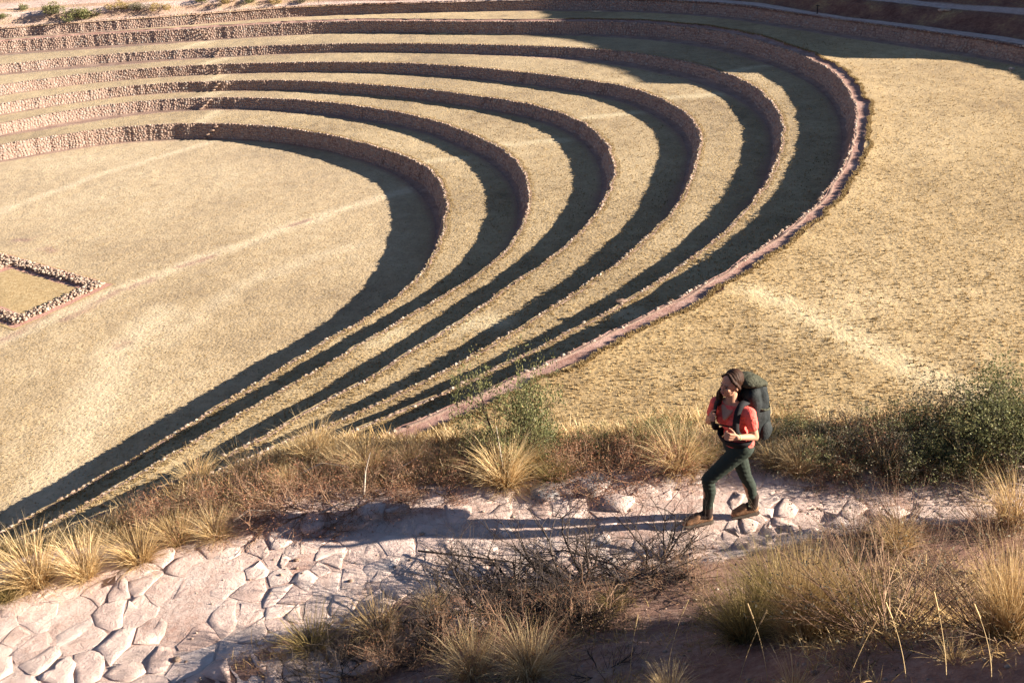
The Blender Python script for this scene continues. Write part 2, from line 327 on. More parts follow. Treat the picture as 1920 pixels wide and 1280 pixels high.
NA = 900
DEG = np.arange(NA) * 360.0 / NA
def tread(k):
    z = ZL[k]
    out = foot(k + 1, DEG) if k < 7 else None
    if k == 0:
        inn = np.zeros(NA) + .01; nr = 56
    else:
        inn = rim(k, DEG) - .05; nr = 12 if k < 6 else 40
    if k == 6:
        # the footpath ring lies along the rim, a little lower than the turf
        inn = rim(6, DEG) + path_w(DEG)
    t = np.linspace(0, 1, nr)
    out = out + .05
    r = inn[:, None] * (1 - t) + out[:, None] * t
    x, y = xy(DEG[:, None], r)
    zz = z + relief(x, y, k)
    edge = np.minimum(r - inn[:, None], 1.0) if k else 1.0
    zz = z + (zz - z) * edge
    if k == 0:
        zz = np.where(r < 1, z, zz)
    wn, sl_ = trail_attr(k, x, y, z)
    foot_d = out[:, None] - r
    sl_ = np.maximum(sl_, np.clip(1.25 - foot_d / (.75 + .3 * vnoise(x, y, 4, 9)), 0, 1) * np.where(foot_d < 1.6, 1, 0))
    if k == 6:
        zz = zz + .16 * np.clip(1 - (r - inn[:, None]) / 3, 0, 1) + .02
    me = npmesh('terrace_ground', np.stack([x, y, zz], -1), grid_faces(NA, nr, True),
                M['floor_grass'] if k == 0 else (M['terrace_grass'] if k < 6 else M['field_grass']), True, attrs=dict(worn=wn, soil=sl_))
    link('bowl_floor' if k == 0 else 'terrace_ground', me, kind='structure')

def path_w(deg):
    return 1.85 + .3 * vnoise(np.asarray(deg) * 1.0, np.asarray(deg) * 0., .9, 8) + .12 * vnoise(np.asarray(deg) * 1.0, np.asarray(deg) * 0., .2, 9)
for k in range(7):
    tread(k)
# reddish footpath on top of the sixth wall, with the step up to the turf
t = np.linspace(0, 1, 7)
inn = rim(6, DEG) - .05; wd = path_w(DEG) + .1
r = inn[:, None] + wd[:, None] * t
x, y = xy(DEG[:, None], r)
zz = ZL[6] + .03 * vnoise(x, y, 1, 4) + np.where(t > .99, .17, 0) - .05 * np.sin(t * 3.1)
link('rim_footpath', npmesh('rim_footpath', np.stack([x, y, zz], -1), grid_faces(NA, 7, True), M['footpath'], True), kind='structure')

# ---- retaining walls
def ico(sub=1, seed=0, squash=(1, 1, .7), amp=.22):
    bm = bmesh.new(); bmesh.ops.create_icosphere(bm, subdivisions=sub, radius=.5)
    rs = np.random.RandomState(seed)
    for v in bm.verts:
        v.co = Vector((v.co.x * squash[0], v.co.y * squash[1], v.co.z * squash[2])) * (1 + amp * (rs.rand() * 2 - 1))
    me = bpy.data.meshes.new('stone'); bm.to_mesh(me); bm.free()
    return me
def with_tone(me, tone, mat):
    a = me.attributes.new('tone', 'FLOAT', 'POINT'); a.data.foreach_set('value', np.full(len(me.vertices), tone, np.float32))
    me.materials.append(mat); return me
COPE = [with_tone(ico(1, s, (1.15, .85, .7)), tn, M['coping_stone']) for s, tn in zip(range(10, 22), np.linspace(0, 1, 12))]

def stones_on_wall(k, d0, d1, gap):
    """rounded fieldstones bedded in the face of ring wall k: 18 triangles each"""
    rs = np.random.RandomState(100 + k)
    h = ZL[k] - ZL[k - 1]; rows = max(3, int(round(h / .37)))
    Vs = []; tone = []
    for j in range(rows):
        d = d0
        L = []
        while d < d1:
            rr = float(rim(k, d)); wdt = rs.uniform(.28, .66)
            d += math.degrees(wdt / rr) * .5
            if all(abs(d - g) * rr * .01745 > .32 for g in gap):
                L.append((d, wdt))
            d += math.degrees(wdt / rr) * .5
        L = np.array(L); n = len(L)
        dg = L[:, 0]
        s = np.clip((j + .5 + rs.uniform(-.3, .3, n) + .2 * vnoise(dg, dg * 0, .35, 90 + j)) / rows, .06, .95)
        ri, fo = rim(k, dg), foot(k, dg)
        slope = np.stack([ri - fo, np.full(n, h)], 1)            # radial, z
        batter = np.minimum(ri - fo, .9)
        fo2 = ri - batter
        r = fo2 + (ri - fo2) * s; z = ZL[k - 1] + h * s
        a = np.radians(dg)
        cx = CX + r * np.cos(a); cy = CY + r * np.sin(a)
        T = np.stack([-np.sin(a), np.cos(a), 0 * a], 1)
        U = np.stack([np.cos(a) * batter, np.sin(a) * batter, np.full(n, h)], 1); U /= np.linalg.norm(U, axis=1)[:, None]
        Nn = np.cross(T, U); Nn *= np.sign(-(Nn[:, :1] * np.cos(a)[:, None] + Nn[:, 1:2] * np.sin(a)[:, None]))
        ang = np.arange(6) * math.pi / 3 + rs.uniform(0, 1, n)[:, None]
        hw = L[:, 1] * .66; hh = h / rows * rs.uniform(.55, .82, n)
        rr_ = rs.uniform(.84, 1.12, (n, 6))
        ou = np.cos(ang) * hw[:, None] * rr_; ov = np.sin(ang) * hh[:, None] * rr_
        pro = rs.uniform(.03, .10, n)
        ctr = np.stack([cx, cy, z], 1)
        def pt(u, v, dd):
            return ctr[:, None, :] + T[:, None, :] * u[..., None] + U[:, None, :] * v[..., None] + Nn[:, None, :] * dd[..., None]
        ring0 = pt(ou, ov, np.full((n, 6), -.04))
        ring1 = pt(ou * .68, ov * .68, pro[:, None] * rs.uniform(.75, 1.15, (n, 6)))
        cc = pt(rs.uniform(-.05, .05, (n, 1)), rs.uniform(-.04, .04, (n, 1)), pro[:, None] * 1.2)
        Vs.append(np.concatenate([ring0, ring1, cc], 1)); tt = rs.beta(2.4, 2.6, n)
        tone.append(np.repeat(tt, 13))
    V = np.concatenate(Vs).reshape(-1, 3); n = len(V) // 13
    base = np.arange(n)[:, None] * 13
    q = []; tr = []
    for i in range(6):
        q.append(np.stack([base[:, 0] + i, base[:, 0] + (i + 1) % 6, base[:, 0] + 6 + (i + 1) % 6, base[:, 0] + 6 + i], 1))
        tr.append(np.stack([base[:, 0] + 6 + i, base[:, 0] + 6 + (i + 1) % 6, base[:, 0] + 12], 1))
    return npmesh('wall_stones', V, [np.concatenate(q), np.concatenate(tr)], M['wall_stone'], True, np.concatenate(tone))

WALL_LABEL = {
 1: 'lowest and innermost curved stone retaining wall, rising from the round grass floor',
 2: 'second curved stone retaining wall up from the round grass floor',
 3: 'third curved stone retaining wall counted up from the grass floor',
 4: 'fourth curved stone retaining wall, middle one of the seven rings',
 5: 'fifth curved stone retaining wall, just inside the ring carrying the pink footpath',
 6: 'sixth curved stone retaining wall, with the pink earth footpath running along its top',
 7: 'outermost stone retaining wall at the top of the photo, beyond the broad field'}
VIS = {1: -64, 2: -60, 3: -55, 4: -52, 5: -50, 6: -49, 7: 8}
def deg_of(px, py, z):
    x, y = on_plane(px, py, z)
    return math.degrees(math.atan2(y - CY, x - CX))
GAPS = {1: [], 2: [(817, 228)], 3: [(905, 184)], 4: [(988, 136)], 5: [(1077, 91)], 6: [(1138, 41)], 7: []}
STEPS = {1: (413, 232, 383, 261), 2: (398, 184, 375, 206), 3: (414, 153, 402, 170), 4: (410, 122, 416, 137), 5: (412, 92, 402, 109), 6: (373, 56, 392, 76), 7: (375, 28, 369, 43)}
for k in range(1, 8):
    wall = link('retaining_wall', None, loc=(0, 0, 0), label=WALL_LABEL[k], category='stone wall', group='ring terrace walls')
    h = ZL[k] - ZL[k - 1]
    ri = rim(k, DEG); fo = foot(k, DEG); bat = np.minimum(ri - fo, .9)
    # earth face behind the stones, foot ledge and back of the coping
    prof = [(ri - fo + .02, ZL[k - 1] + .02 + 0 * ri), (bat, ZL[k - 1] + .06 + 0 * ri), (bat * .5, ZL[k - 1] + h * .5 + 0 * ri), (.0 * bat + .02, ZL[k] - .02 + 0 * ri), (-.35 + 0 * bat, ZL[k] + .03 + 0 * ri), (-.5 + 0 * bat, ZL[k] - .1 + 0 * ri)]
    P = []
    for off, zz in prof:
        x, y = xy(DEG, ri - off); P.append(np.stack([x, y, zz], -1))
    P = np.stack(P, 1)
    me = npmesh('earth_core', P, grid_faces(NA, len(prof), True), M['wall_earth'], False, np.zeros(NA * len(prof)))
    link('earth_core', me, wall)
    gaps = [deg_of(a, b, ZL[k]) for a, b in GAPS[k]]
    st = link('wall_stones', stones_on_wall(k, 3 if k < 7 else 8, 114, gaps), wall); st['kind'] = 'stuff'
    # coping stones along the rim: near ones one by one, the rest joined
    rs = np.random.RandomState(300 + k)
    d = VIS[k]; near = []; far = []
    lim = VIS[k] + {1: 66, 2: 58, 3: 50, 4: 44, 5: 42, 6: 44, 7: 0}[k]
    while d < 114:
        rr = float(rim(k, d)); s = rs.uniform(.16, .46)
        if rs.rand() < .62:
            (near if d < lim else far).append((d, s, rs.uniform(0, 6.28), rs.uniform(-.1, .1), rs.randint(12)))
        d += math.degrees(s * rs.uniform(.85, 1.15) / rr)
    near = near[:290]
    for (dd, s, rz, rj, mi) in near:
        rr = float(rim(k, dd)) + .05 + rj
        x, y = xy(dd, rr)
        o = link('coping_stone', COPE[mi], wall, (float(x), float(y), ZL[k] - s * .02))
        o.scale = (s, s, s * rs.uniform(.7, 1.1)); o.rotation_euler = (rs.uniform(-.2, .2), rs.uniform(-.2, .2), rz)
    Vs = []; Ts = []; Fs = []
    base_v = [np.array([v.co[:] for v in m.vertices]) for m in COPE]; base_f = [np.array([p.vertices[:] for p in m.polygons]) for m in COPE]
    off = 0
    for (dd, s, rz, rj, mi) in far:
        rr = float(rim(k, dd)) + .05 + rj; x, y = xy(dd, rr)
        c_, s_ = math.cos(rz), math.sin(rz); v = base_v[mi] * s * 1.05
        v = np.stack([v[:, 0] * c_ - v[:, 1] * s_ + x, v[:, 0] * s_ + v[:, 1] * c_ + y, v[:, 2] + ZL[k] + s * .02], 1)
        Vs.append(v); Fs.append(base_f[mi] + off); off += len(v); Ts.append(np.full(len(v), rs.beta(2, 2)))
    o = link('coping_row', npmesh('coping_row', np.concatenate(Vs), np.concatenate(Fs), M['wall_stone'], False, np.concatenate(Ts)), wall); o['kind'] = 'stuff'
    # projecting step stones set into the wall face
    x0, y0, x1, y1 = STEPS[k]
    da = deg_of(x0, y0, ZL[k]); db = deg_of(x1, y1, ZL[k - 1]); ns = 4 if k in (1, 2, 6) else 3
    for i in range(ns):
        u = (i + .5) / ns; dd = da + (db - da) * u; z = ZL[k] - h * u
        rr = float(rim(k, dd)) - min(.9, float(rim(k, dd) - foot(k, dd))) * u - .35
        x, y = xy(dd, rr)
        o = link('step_stone', COPE[(i * 3 + k) % 5], wall, (float(x), float(y), z)); o.scale = (1.15, .75, .34); o.rotation_euler = (0, 0, R(dd))


# ------------------------------------------------------------------ land outside the bowl
RIDGE_Y = [-400, 60, 106, 115, 124.8, 136.6, 140.4, 143.8, 147.0, 149.6, 156, 160.5, 173.5, 178.3, 184.3, 188.7, 236, 320, 600]
RIDGE_Z = [14, 14, 14, 17, 22.8, 23.3, 24.8, 28.2, 31, 34.4, 35.3, 35.7, 38.5, 39.2, 41.8, 42.5, 45, 40, 42]
def outside(d, deg, x, y):
    a = (deg + 180) % 360 - 180
    wl = np.clip((a - 66) / 14, 0, 1) * np.clip((178 - np.abs(a)) / 10, 0, 1)      # far left side: pale eroded slope
    dd = d + 1.6 * vnoise(x, y, 16, 61)
    bank = np.interp(dd, [0, 3.0, 3.8, 6.5, 7.5, 11, 12, 16, 18, 22, 40, 80, 200, 700], [0, 0, .4, 1.9, 2.1, 2.2, 2.8, 4.3, 4.5, 4.7, 8.0, 17, 50, 160])
    left = np.interp(dd, [0, 2.0, 3.2, 6.5, 9, 15, 18, 24, 34, 60, 110, 250, 700], [0, .15, 1.6, 2.4, 2.6, 2.9, 4.6, 5.4, 5.6, 9, 20, 60, 170])
    z = bank * (1 - wl) + left * wl
    z = ZL[7] + z + np.clip((d - 2.5) / 3, 0, 1) * (.45 * fbm(x, y, 9, 4, 62) + .8 * vnoise(x, y, 30, 63) * np.clip(d / 30, 0, 1))
    rd = np.interp(y, RIDGE_Y, RIDGE_Z)
    rz = rd + .35 * vnoise(x * 0, y, 1.7, 64) + .3 * vnoise(x * 0, y, .7, 65) - np.where(x < 105, (105 - x) * .85, (x - 105) * .12)
    z = np.where(d > 4, np.maximum(z, rz), z)
    return z, wl, bank
offs = np.concatenate([[-.3, 0, .5, 1, 1.6, 2.4, 3.0, 3.6], np.arange(4.4, 44, 1.1), np.arange(46, 90, 3), [100, 120, 150, 200, 280, 400, 600, 900, 1400, 2400, 4500]])
r = rim(7, DEG)[:, None] + offs
x, y = xy(DEG[:, None], r)
z, wl, _b = outside(np.broadcast_to(offs, r.shape), np.broadcast_to(DEG[:, None], r.shape), x, y)
z[:, 0] = ZL[7] - .2; z[:, 1] = ZL[7] + .02
dd = np.broadcast_to(offs, r.shape) + 1.6 * vnoise(x, y, 16, 61)
dust = np.maximum(np.clip(1.3 - np.abs(dd - 1.4) / 1.4, 0, 1), np.clip(1.3 - np.abs(dd - 9.3) / 1.7, 0, 1)) * (1 - .5 * wl)
dust = np.maximum(dust, .8 * (1 - wl) * np.clip(1.2 - np.abs(dd - 19.5) / 1.5, 0, 1))
dust = np.maximum(dust, wl * np.clip(1.4 - np.abs(dd - 12) / 3.5, 0, 1))
dust = np.maximum(dust, wl * .8 * np.clip(1.2 - np.abs(dd - 4.6) / 2.2, 0, 1))
b = NB('bank_ground')
f = b.math('ADD', b.math('MULTIPLY', b.noise(.25, 4, .6), .5), b.math('MULTIPLY', b.noise(2.2, 6, .75), .5))
col = b.ramp(f, [(.38, (.13, .065, .05)), (.49, (.21, .115, .085)), (.57, (.27, .17, .10)), (.66, (.40, .29, .15))])
col = b.mix(b.math('MULTIPLY', b.attr('pale'), .8), col, b.ramp(f, [(.38, (.42, .27, .19)), (.5, (.55, .38, .27)), (.62, (.48, .38, .20))]))
dc = b.ramp(b.noise(1.3, 5, .7), [(.35, (.46, .33, .28)), (.65, (.64, .50, .43))])
col = b.mix(b.ramp(b.attr('dust'), [(.3, 0.0), (.6, 1.0)]), col, dc)
nrm = b.bump(b.noise(2.6, 7, .75), .8, .35)
M['bank_ground'] = b.done(col, .95, nrm, .05)
link('outer_ground', npmesh('outer_ground', np.stack([x, y, z], -1), grid_faces(NA, len(offs), True), M['bank_ground'], True, attrs=dict(dust=dust, pale=wl)), kind='structure')

def outer_at(px, py):
    """where the view ray through a photo pixel meets the land beyond the outermost wall"""
    u = (px - 960) / FPX; v = -(py - 640) / FPX
    dr = rt * u + up * v - bk
    for t in np.arange(150, 420, .5):
        X, Y, Z = dr.x * t, dr.y * t, CAMZ + dr.z * t
        rr = math.hypot(X - CX, Y - CY); dg = math.degrees(math.atan2(Y - CY, X - CX)); d = rr - float(rim(7, dg))
        if d > 0 and Z <= float(outside(np.array(d), np.array(dg), np.array(X), np.array(Y))[0]):
            return Vector((X, Y, Z))
    return Vector((dr.x * 230, dr.y * 230, CAMZ + dr.z * 230))

# ------------------------------------------------------------------ short grass tufts on the turf
def blades_mat(name, stops, trans=.25, rough=.7):
    b = NB(name)
    col = b.ramp(b.attr('tone'), stops)
    pr = b.n('ShaderNodeBsdfPrincipled'); b.l(col, pr.inputs['Base Color']); pr.inputs['Roughness'].default_value = rough
    pr.inputs['Specular IOR Level'].default_value = .12
    tr = b.n('ShaderNodeBsdfTranslucent'); b.l(col, tr.inputs['Color'])
    mx = b.n('ShaderNodeMixShader'); mx.inputs[0].default_value = trans
    b.l(pr.outputs[0], mx.inputs[1]); b.l(tr.outputs[0], mx.inputs[2]); b.l(mx.outputs[0], b.out.inputs[0])
    return b.m
M['turf_blade'] = blades_mat('turf_blade', [(0, (.14, .095, .045)), (.35, (.31, .22, .105)), (.7, (.46, .34, .175)), (1, (.58, .45, .26))])

def tufts(name, x, y, z, size, tone, nb=6, seed=1, kind='stuff'):
    rs = np.random.RandomState(seed); n = len(x)
    a = rs.uniform(0, 2 * math.pi, (n, nb)); sp = rs.uniform(.25, 1, (n, nb)) * size[:, None]
    h = size[:, None] * rs.uniform(.55, 1.25, (n, nb)); wd = size[:, None] * rs.uniform(.16, .3, (n, nb))
    bx = x[:, None] + np.cos(a) * sp * .35; by = y[:, None] + np.sin(a) * sp * .35
    tx = x[:, None] + np.cos(a) * sp * 1.0; ty = y[:, None] + np.sin(a) * sp * 1.0
    p = a + math.pi / 2
    v0 = np.stack([bx - np.cos(p) * wd, by - np.sin(p) * wd, z[:, None] - .02 + 0 * a], -1)
    v1 = np.stack([bx + np.cos(p) * wd, by + np.sin(p) * wd, z[:, None] - .02 + 0 * a], -1)
    v2 = np.stack([tx, ty, z[:, None] + h], -1)
    V = np.stack([v0, v1, v2], 2).reshape(-1, 3)
    T = np.repeat(np.clip(tone[:, None] + rs.uniform(-.15, .15, (n, nb)), 0, 1), 3, axis=1).ravel()
    o = link(name, npmesh(name, V, np.arange(len(V)).reshape(-1, 3), M['turf_blade'], False, T)); o['kind'] = kind
    return o

rs = np.random.RandomState(9)
N0 = 420000
X = rs.uniform(-60, 85, N0); Y = rs.uniform(36, 175, N0)
dist = np.hypot(np.hypot(X, Y), 36)
dg = np.degrees(np.arctan2(Y - CY, X - CX)); rr = np.hypot(X - CX, Y - CY)
# inside the view with a margin
dp = Y * math.cos(TH) + 36 * math.sin(TH)
ok = (np.abs(X / dp) < .64) & (rs.rand(N0) < np.clip((58 / dist) ** 2.2, 0, 1) * .85)
X, Y, dg, rr, dist = X[ok], Y[ok], dg[ok], rr[ok], dist[ok]
lev = np.full(len(X), -1); Z = np.zeros(len(X))
for k in range(7):
    lo = 0 if k == 0 else rim(k, dg) + (.1 if k < 6 else 2.2)
    hi = foot(k + 1, dg) - .9
    m = (rr > lo) & (rr < hi); lev[m] = k; Z[m] = ZL[k] + relief(X[m], Y[m], k)
    if k == 6:
        Z[m] += .16 * np.clip(1 - (rr[m] - rim(6, dg[m]) - 2.1) / 3, 0, 1) + .02
tn = .55 + .35 * fbm(X, Y, 9, 4, 71) + .2 * vnoise(X, Y, .8, 72)
cl = fbm(X, Y, 2.2, 3, 73)
worn = np.zeros(len(X))
for k in range(7):
    m = lev == k
    worn[m] = trail_attr(k, X[m], Y[m], ZL[k])[0]
keep = (lev >= 0) & (cl > -.45) & (rs.rand(len(X)) > worn * .8)
for nm, m in (('field_tufts', keep & (lev == 6)), ('terrace_tufts', keep & (lev > 0) & (lev < 6)), ('floor_tufts', keep & (lev == 0))):
    s = rs.uniform(.07, .17, m.sum()) * np.where(lev[m] == 0, .7, 1.0)
    tufts(nm, X[m], Y[m], Z[m], s, tn[m], 6, 5)
# ragged turf edge along the footpath
dgs = rs.uniform(-50, 45, 5200); w_ = path_w(dgs)
ex, ey = xy(dgs, rim(6, dgs) + w_ + rs.uniform(-.12, .35, len(dgs)))
tufts('path_edge_grass', ex, ey, np.full(len(ex), ZL[6] + .12), rs.uniform(.12, .26, len(ex)), rs.uniform(.2, .6, len(ex)), 6, 6)
# the same along the rims of the inner walls
for k in range(1, 6):
    dgs = rs.uniform(VIS[k], 60, 3600); ex, ey = xy(dgs, rim(k, dgs) + rs.uniform(.15, .9, len(dgs)))
    tufts('rim_grass', ex, ey, np.full(len(ex), ZL[k] + .0), rs.uniform(.07, .15, len(ex)), rs.uniform(.25, .8, len(ex)), 5, 60 + k)

# ------------------------------------------------------------------ low rectangular ruin on the floor
A0 = Vector((*on_plane(215, 533, 0), 0)); e1 = Vector((*on_plane(20, 478, 0), 0)) - A0; e1.normalize()
e2 = Vector((e1.y, -e1.x, 0)); 
if e2.y > 0: e2 = -e2
root = link('ruin_foundation', None, loc=A0, label='low ruined rectangular stone foundation on the round grass floor at the left edge', category='ruin')
Lr, Wr, Tr, Hr = 27.0, 11.2, 1.1, .52
def wall_box(name, u0, u1, v0, v1, h, mat):
    """core with battered sides, uneven top"""
    nu = max(2, int((u1 - u0) / .5)); nv = max(2, int((v1 - v0) / .5)); 
    us = np.linspace(u0, u1, nu + 1); vs = np.linspace(v0, v1, nv + 1)
    V = []
    for iu, u in enumerate(us):
        for iv, v in enumerate(vs):
            edge = iu in (0, nu) or iv in (0, nv)
            p = e1 * u + e2 * v
            V.append((p.x, p.y, -.05 if edge else h - .12 + .06 * float(vnoise(u, v, .8, 81))))
    link(name, npmesh(name, V, grid_faces(nu + 1, nv + 1), mat, False, np.zeros(len(V))), root)
ins = .9
walls4 = [(ins, Lr, ins, ins + Tr), (ins, ins + Tr, ins, Wr), (ins, Lr, Wr - .2, Wr + Tr - .2), (17.6, 17.6 + Tr, ins, Wr)]
for (a0, a1, b0, b1) in walls4:
    wall_box('wall_core', a0, a1, b0, b1, Hr, M['wall_earth'])
rs = np.random.RandomState(12); Vs = []; Fs = []; Ts = []; off = 0; cnt = 0
for (a0, a1, b0, b1) in walls4:
    for u in np.arange(a0, a1, .36):
        for v in np.arange(b0, b1 + .01, .36):
            edge = u - a0 < .3 or a1 - u < .5 or v - b0 < .3 or b1 - v < .3
            for lv in ((0, 1) if edge else (1,)):
                s = rs.uniform(.22, .50); p = e1 * (u + rs.uniform(-.16, .16)) + e2 * (v + rs.uniform(-.16, .16)); rz = rs.uniform(0, 6.28)
                zz = .18 if lv == 0 else Hr - .12 + rs.uniform(-.1, .08); mi = rs.randint(12)
                if lv == 1 and edge and rs.rand() < .75 and a0 < 1 and v < 3 and cnt < 150 and u < 18:
                    o = link('ruin_stone', COPE[mi], root, (p.x, p.y, zz)); o.scale = (s, s, s * .85); o.rotation_euler = (0, 0, rz); cnt += 1
                    continue
                c_, s_ = math.cos(rz), math.sin(rz); vv = base_v[mi] * s
                vv = np.stack([vv[:, 0] * c_ - vv[:, 1] * s_ + p.x, vv[:, 0] * s_ + vv[:, 1] * c_ + p.y, vv[:, 2] * .9 + zz], 1)
                Vs.append(vv); Fs.append(base_f[mi] + off); off += len(vv); Ts.append(np.full(len(vv), rs.beta(2, 1.6)))
o = link('ruin_stones', npmesh('ruin_stones', np.concatenate(Vs), np.concatenate(Fs), M['coping_stone'], False, np.concatenate(Ts)), root); o['kind'] = 'stuff'
# bare pink strip trodden round the foundation
V = []; us = np.linspace(-.1, Lr + 4, 60); vs_ = np.linspace(-.1, Wr + Tr + .9, 32)
for u in us:
    for v in vs_:
        p = A0 + e1 * u + e2 * v; V.append((p.x, p.y, .0))
V = np.array(V); V[:, 2] = relief(V[:, 0], V[:, 1], 0) + .035
uu = np.repeat(us, len(vs_)); vv = np.tile(vs_, len(us))
dw = np.full(len(V), 9.0)
for (a0, a1, b0, b1) in walls4:
    dw = np.minimum(dw, np.maximum(np.maximum(a0 - uu, uu - a1), np.maximum(b0 - vv, vv - b1)))
so_ = np.clip(1.25 - (dw + .15 * vnoise(uu, vv, 1, 3)) / .9, 0, 1)
b = NB('ruin_ground')
g = b.ramp(b.noise(2.0, 5, .7), [(.35, (.32, .225, .12)), (.5, (.42, .305, .16)), (.65, (.50, .385, .23))])
sp = b.ramp(b.noise(3, 5, .7), [(.35, (.38, .20, .16)), (.65, (.52, .32, .26))])
col = b.mix(b.ramp(b.attr('soil'), [(.35, 0.0), (.5, 1.0)]), g, sp)
M['ruin_ground'] = b.done(col, .95, b.bump(b.noise(4, 6, .75), .7, .15), .05)
link('ruin_ground', npmesh('ruin_ground', V, grid_faces(len(us), len(vs_)), M['ruin_ground'], True, attrs=dict(soil=so_)), kind='structure')


# ------------------------------------------------------------------ the hillside in front, with the stone path
UPX = [-60, -9, -5.1, -4.0, -2.9, -2.35, -1.2, .1, 1.5, 2.7, 4.6, 9, 60]
UPY = [9, 7.4, 7.6, 7.7, 7.95, 8.4, 8.2, 8.15, 8.25, 8.1, 7.9, 8.2, 10]
LOX = [-60, -9, -3.2, -2.1, -1.2, 0, .9, 1.7, 2.5, 3.4, 4.5, 9, 60]
LOY = [6, 5.2, 5.6, 6.35, 6.75, 6.8, 6.75, 6.85, 7.05, 7.1, 7.0, 7.0, 8]
def path_z(x):
    return CAMZ - 5.87 + .025 * np.clip(x - 1.8, -14, 10)
def fg(x, y, fine=True):
    x = np.asarray(x, float); y = np.asarray(y, float)
    yu = np.interp(x, UPX, UPY) + .12 * vnoise(x, y * 0, .9, 31) ; yl = np.interp(x, LOX, LOY) + .15 * vnoise(x, y * 0, .8, 32)
    p = path_z(x)
    d = np.maximum(y - yu, 0)
    drop = (.22 + .34 * np.clip((-3.7 - x) / 1.2, 0, 1)) * np.minimum(d, 1.3) + 1.22 * np.maximum(d - 1.3, 0)
    drop = drop + .12 * np.clip(d, 0, 1) * fbm(x, y, 1.5, 3, 33)
    e = np.maximum(yl - y, 0)
    right = np.clip((x + .3) / 2.0, 0, 1)
    rise = (.07 * np.clip(e / .25, 0, 1) + .24 * np.minimum(e, 1.0) + .66 * np.maximum(e - 1.0, 0)) * (.7 + .3 * right)
    rise = rise + (.14 * np.clip(e, 0, 1) * fbm(x, y, 1.1, 4, 34))
    rise = np.where(e > 5, rise.clip(max=4.25), rise)
    rise = np.minimum(rise, 4.3 + .1 * vnoise(x, y, 1.2, 35))
    z = p - drop + rise
    if fine:
        on = (d <= 0) & (e <= 0)
        z = z + .012 * fbm(x, y, .35, 3, 36) + .03 * vnoise(x, y, 1.4, 37)
    return z
def dens(a, b, lo, hi, n1, n2):
    """grid lines: fine between lo and hi, spreading outward to a and b"""
    mid = np.linspace(lo, hi, n1)
    t = np.linspace(0, 1, n2)[1:] ** 2.2
    return np.concatenate([(lo + (a - lo) * t)[::-1], mid, hi + (b - hi) * t])
gx = dens(-95, 95, -6.5, 6.5, 300, 34); gy = dens(-70, 44, 2.4, 10.6, 210, 30)
XX, YY = np.meshgrid(gx, gy, indexing='ij')
ZZ = fg(XX, YY)
yu = np.interp(XX, UPX, UPY); yl = np.interp(XX, LOX, LOY)
dust = np.clip(1.15 - np.maximum(yl - YY, 0) / .35, 0, 1) * np.clip(1.15 - np.maximum(YY - yu, 0) / .3, 0, 1)
dry = np.clip((YY - yu) / .5, 0, 1)
ZZ = ZZ + dust * (.0005 + .009 * fbm(XX, YY, .6, 3, 38))      # dust washed into the joints of the paving
b = NB('hill_soil')
f = b.math('ADD', b.math('MULTIPLY', b.noise(1.1, 4, .6), .4), b.math('MULTIPLY', b.noise(14, 7, .75), .6))
soil = b.ramp(f, [(.38, (.22, .12, .09)), (.5, (.34, .205, .16)), (.62, (.47, .32, .26))])
litter = b.ramp(b.noise(24, 5, .8, dist=1.5), [(.42, (.17, .11, .07)), (.52, (.33, .23, .12)), (.62, (.52, .40, .22))])
col = b.mix(b.ramp(b.math('MULTIPLY', b.attr('dry'), b.noise(3, 4, .6)), [(.2, 0.0), (.45, 1.0)]), soil, litter)
pd = b.ramp(b.math('ADD', b.math('MULTIPLY', b.noise(1.6, 4, .6), .6), b.math('MULTIPLY', b.noise(20, 6, .7), .4)), [(.38, (.50, .32, .26)), (.5, (.66, .50, .43)), (.62, (.76, .63, .56))])
dm = b.math('ADD', b.attr('dust'), b.math('MULTIPLY', b.noise(5, 5, .7), .5))
col = b.mix(b.ramp(dm, [(.72, 0.0), (.95, 1.0)]), col, pd)
n1 = b.bump(b.noise(60, 4, .8), .6, .012)
n1 = b.bump(b.noise(9, 8, .78), .95, .06, n1)
peb = b.ramp(b.vor(34, 'SMOOTH_F1'), [(.1, 1.0), (.4, 0.0)])
n1 = b.bump(peb, .35, .012, n1)
M['hill_soil'] = b.done(col, .95, n1, .08)
link('hillside', npmesh('hillside', np.stack([XX, YY, ZZ], -1), grid_faces(len(gx), len(gy)), M['hill_soil'], True, attrs=dict(dust=dust, dry=dry)), kind='structure')

def at(px, py):
    """point on the hillside seen at photo pixel (px, py)"""
    u = (px - 960) / FPX; v = -(py - 640) / FPX
    dr = rt * u + up * v - bk
    prev = 2.0
    for t in np.arange(2.0, 60, .04):
        if CAMZ + dr.z * t <= float(fg(dr.x * t, dr.y * t, False)):
            return Vector((dr.x * t, dr.y * t, CAMZ + dr.z * t))
    return Vector((dr.x * 12, dr.y * 12, CAMZ + dr.z * 12))

# ---- paving stones: irregular cells cut against their neighbours
b = NB('paving_stone')
bc = b.ramp(b.attr('tone'), [(0, (.55, .39, .33)), (.4, (.65, .50, .43)), (.75, (.74, .61, .54)), (1, (.30, .285, .28))])
oi = b.n('ShaderNodeObjectInfo').outputs['Random']
bc = b.mix(.6, bc, b.ramp(oi, [(0, (.78, .70, .66)), (.5, (1, 1, 1)), (1, (1.12, 1.1, 1.08))]), 'MULTIPLY')
g1 = b.ramp(b.noise(7, 7, .7), [(.3, .72), (.68, 1.12)])
bc = b.mix(.9, bc, g1, 'MULTIPLY')
dustm = b.ramp(b.noise(2.6, 5, .7), [(.42, 0.0), (.58, .8)])
bc = b.mix(dustm, bc, (.69, .52, .45))
pn = b.bump(b.noise(42, 6, .75), .55, .012)
pit = b.ramp(b.vor(18, 'F1'), [(.0, 0.0), (.22, 1.0)])
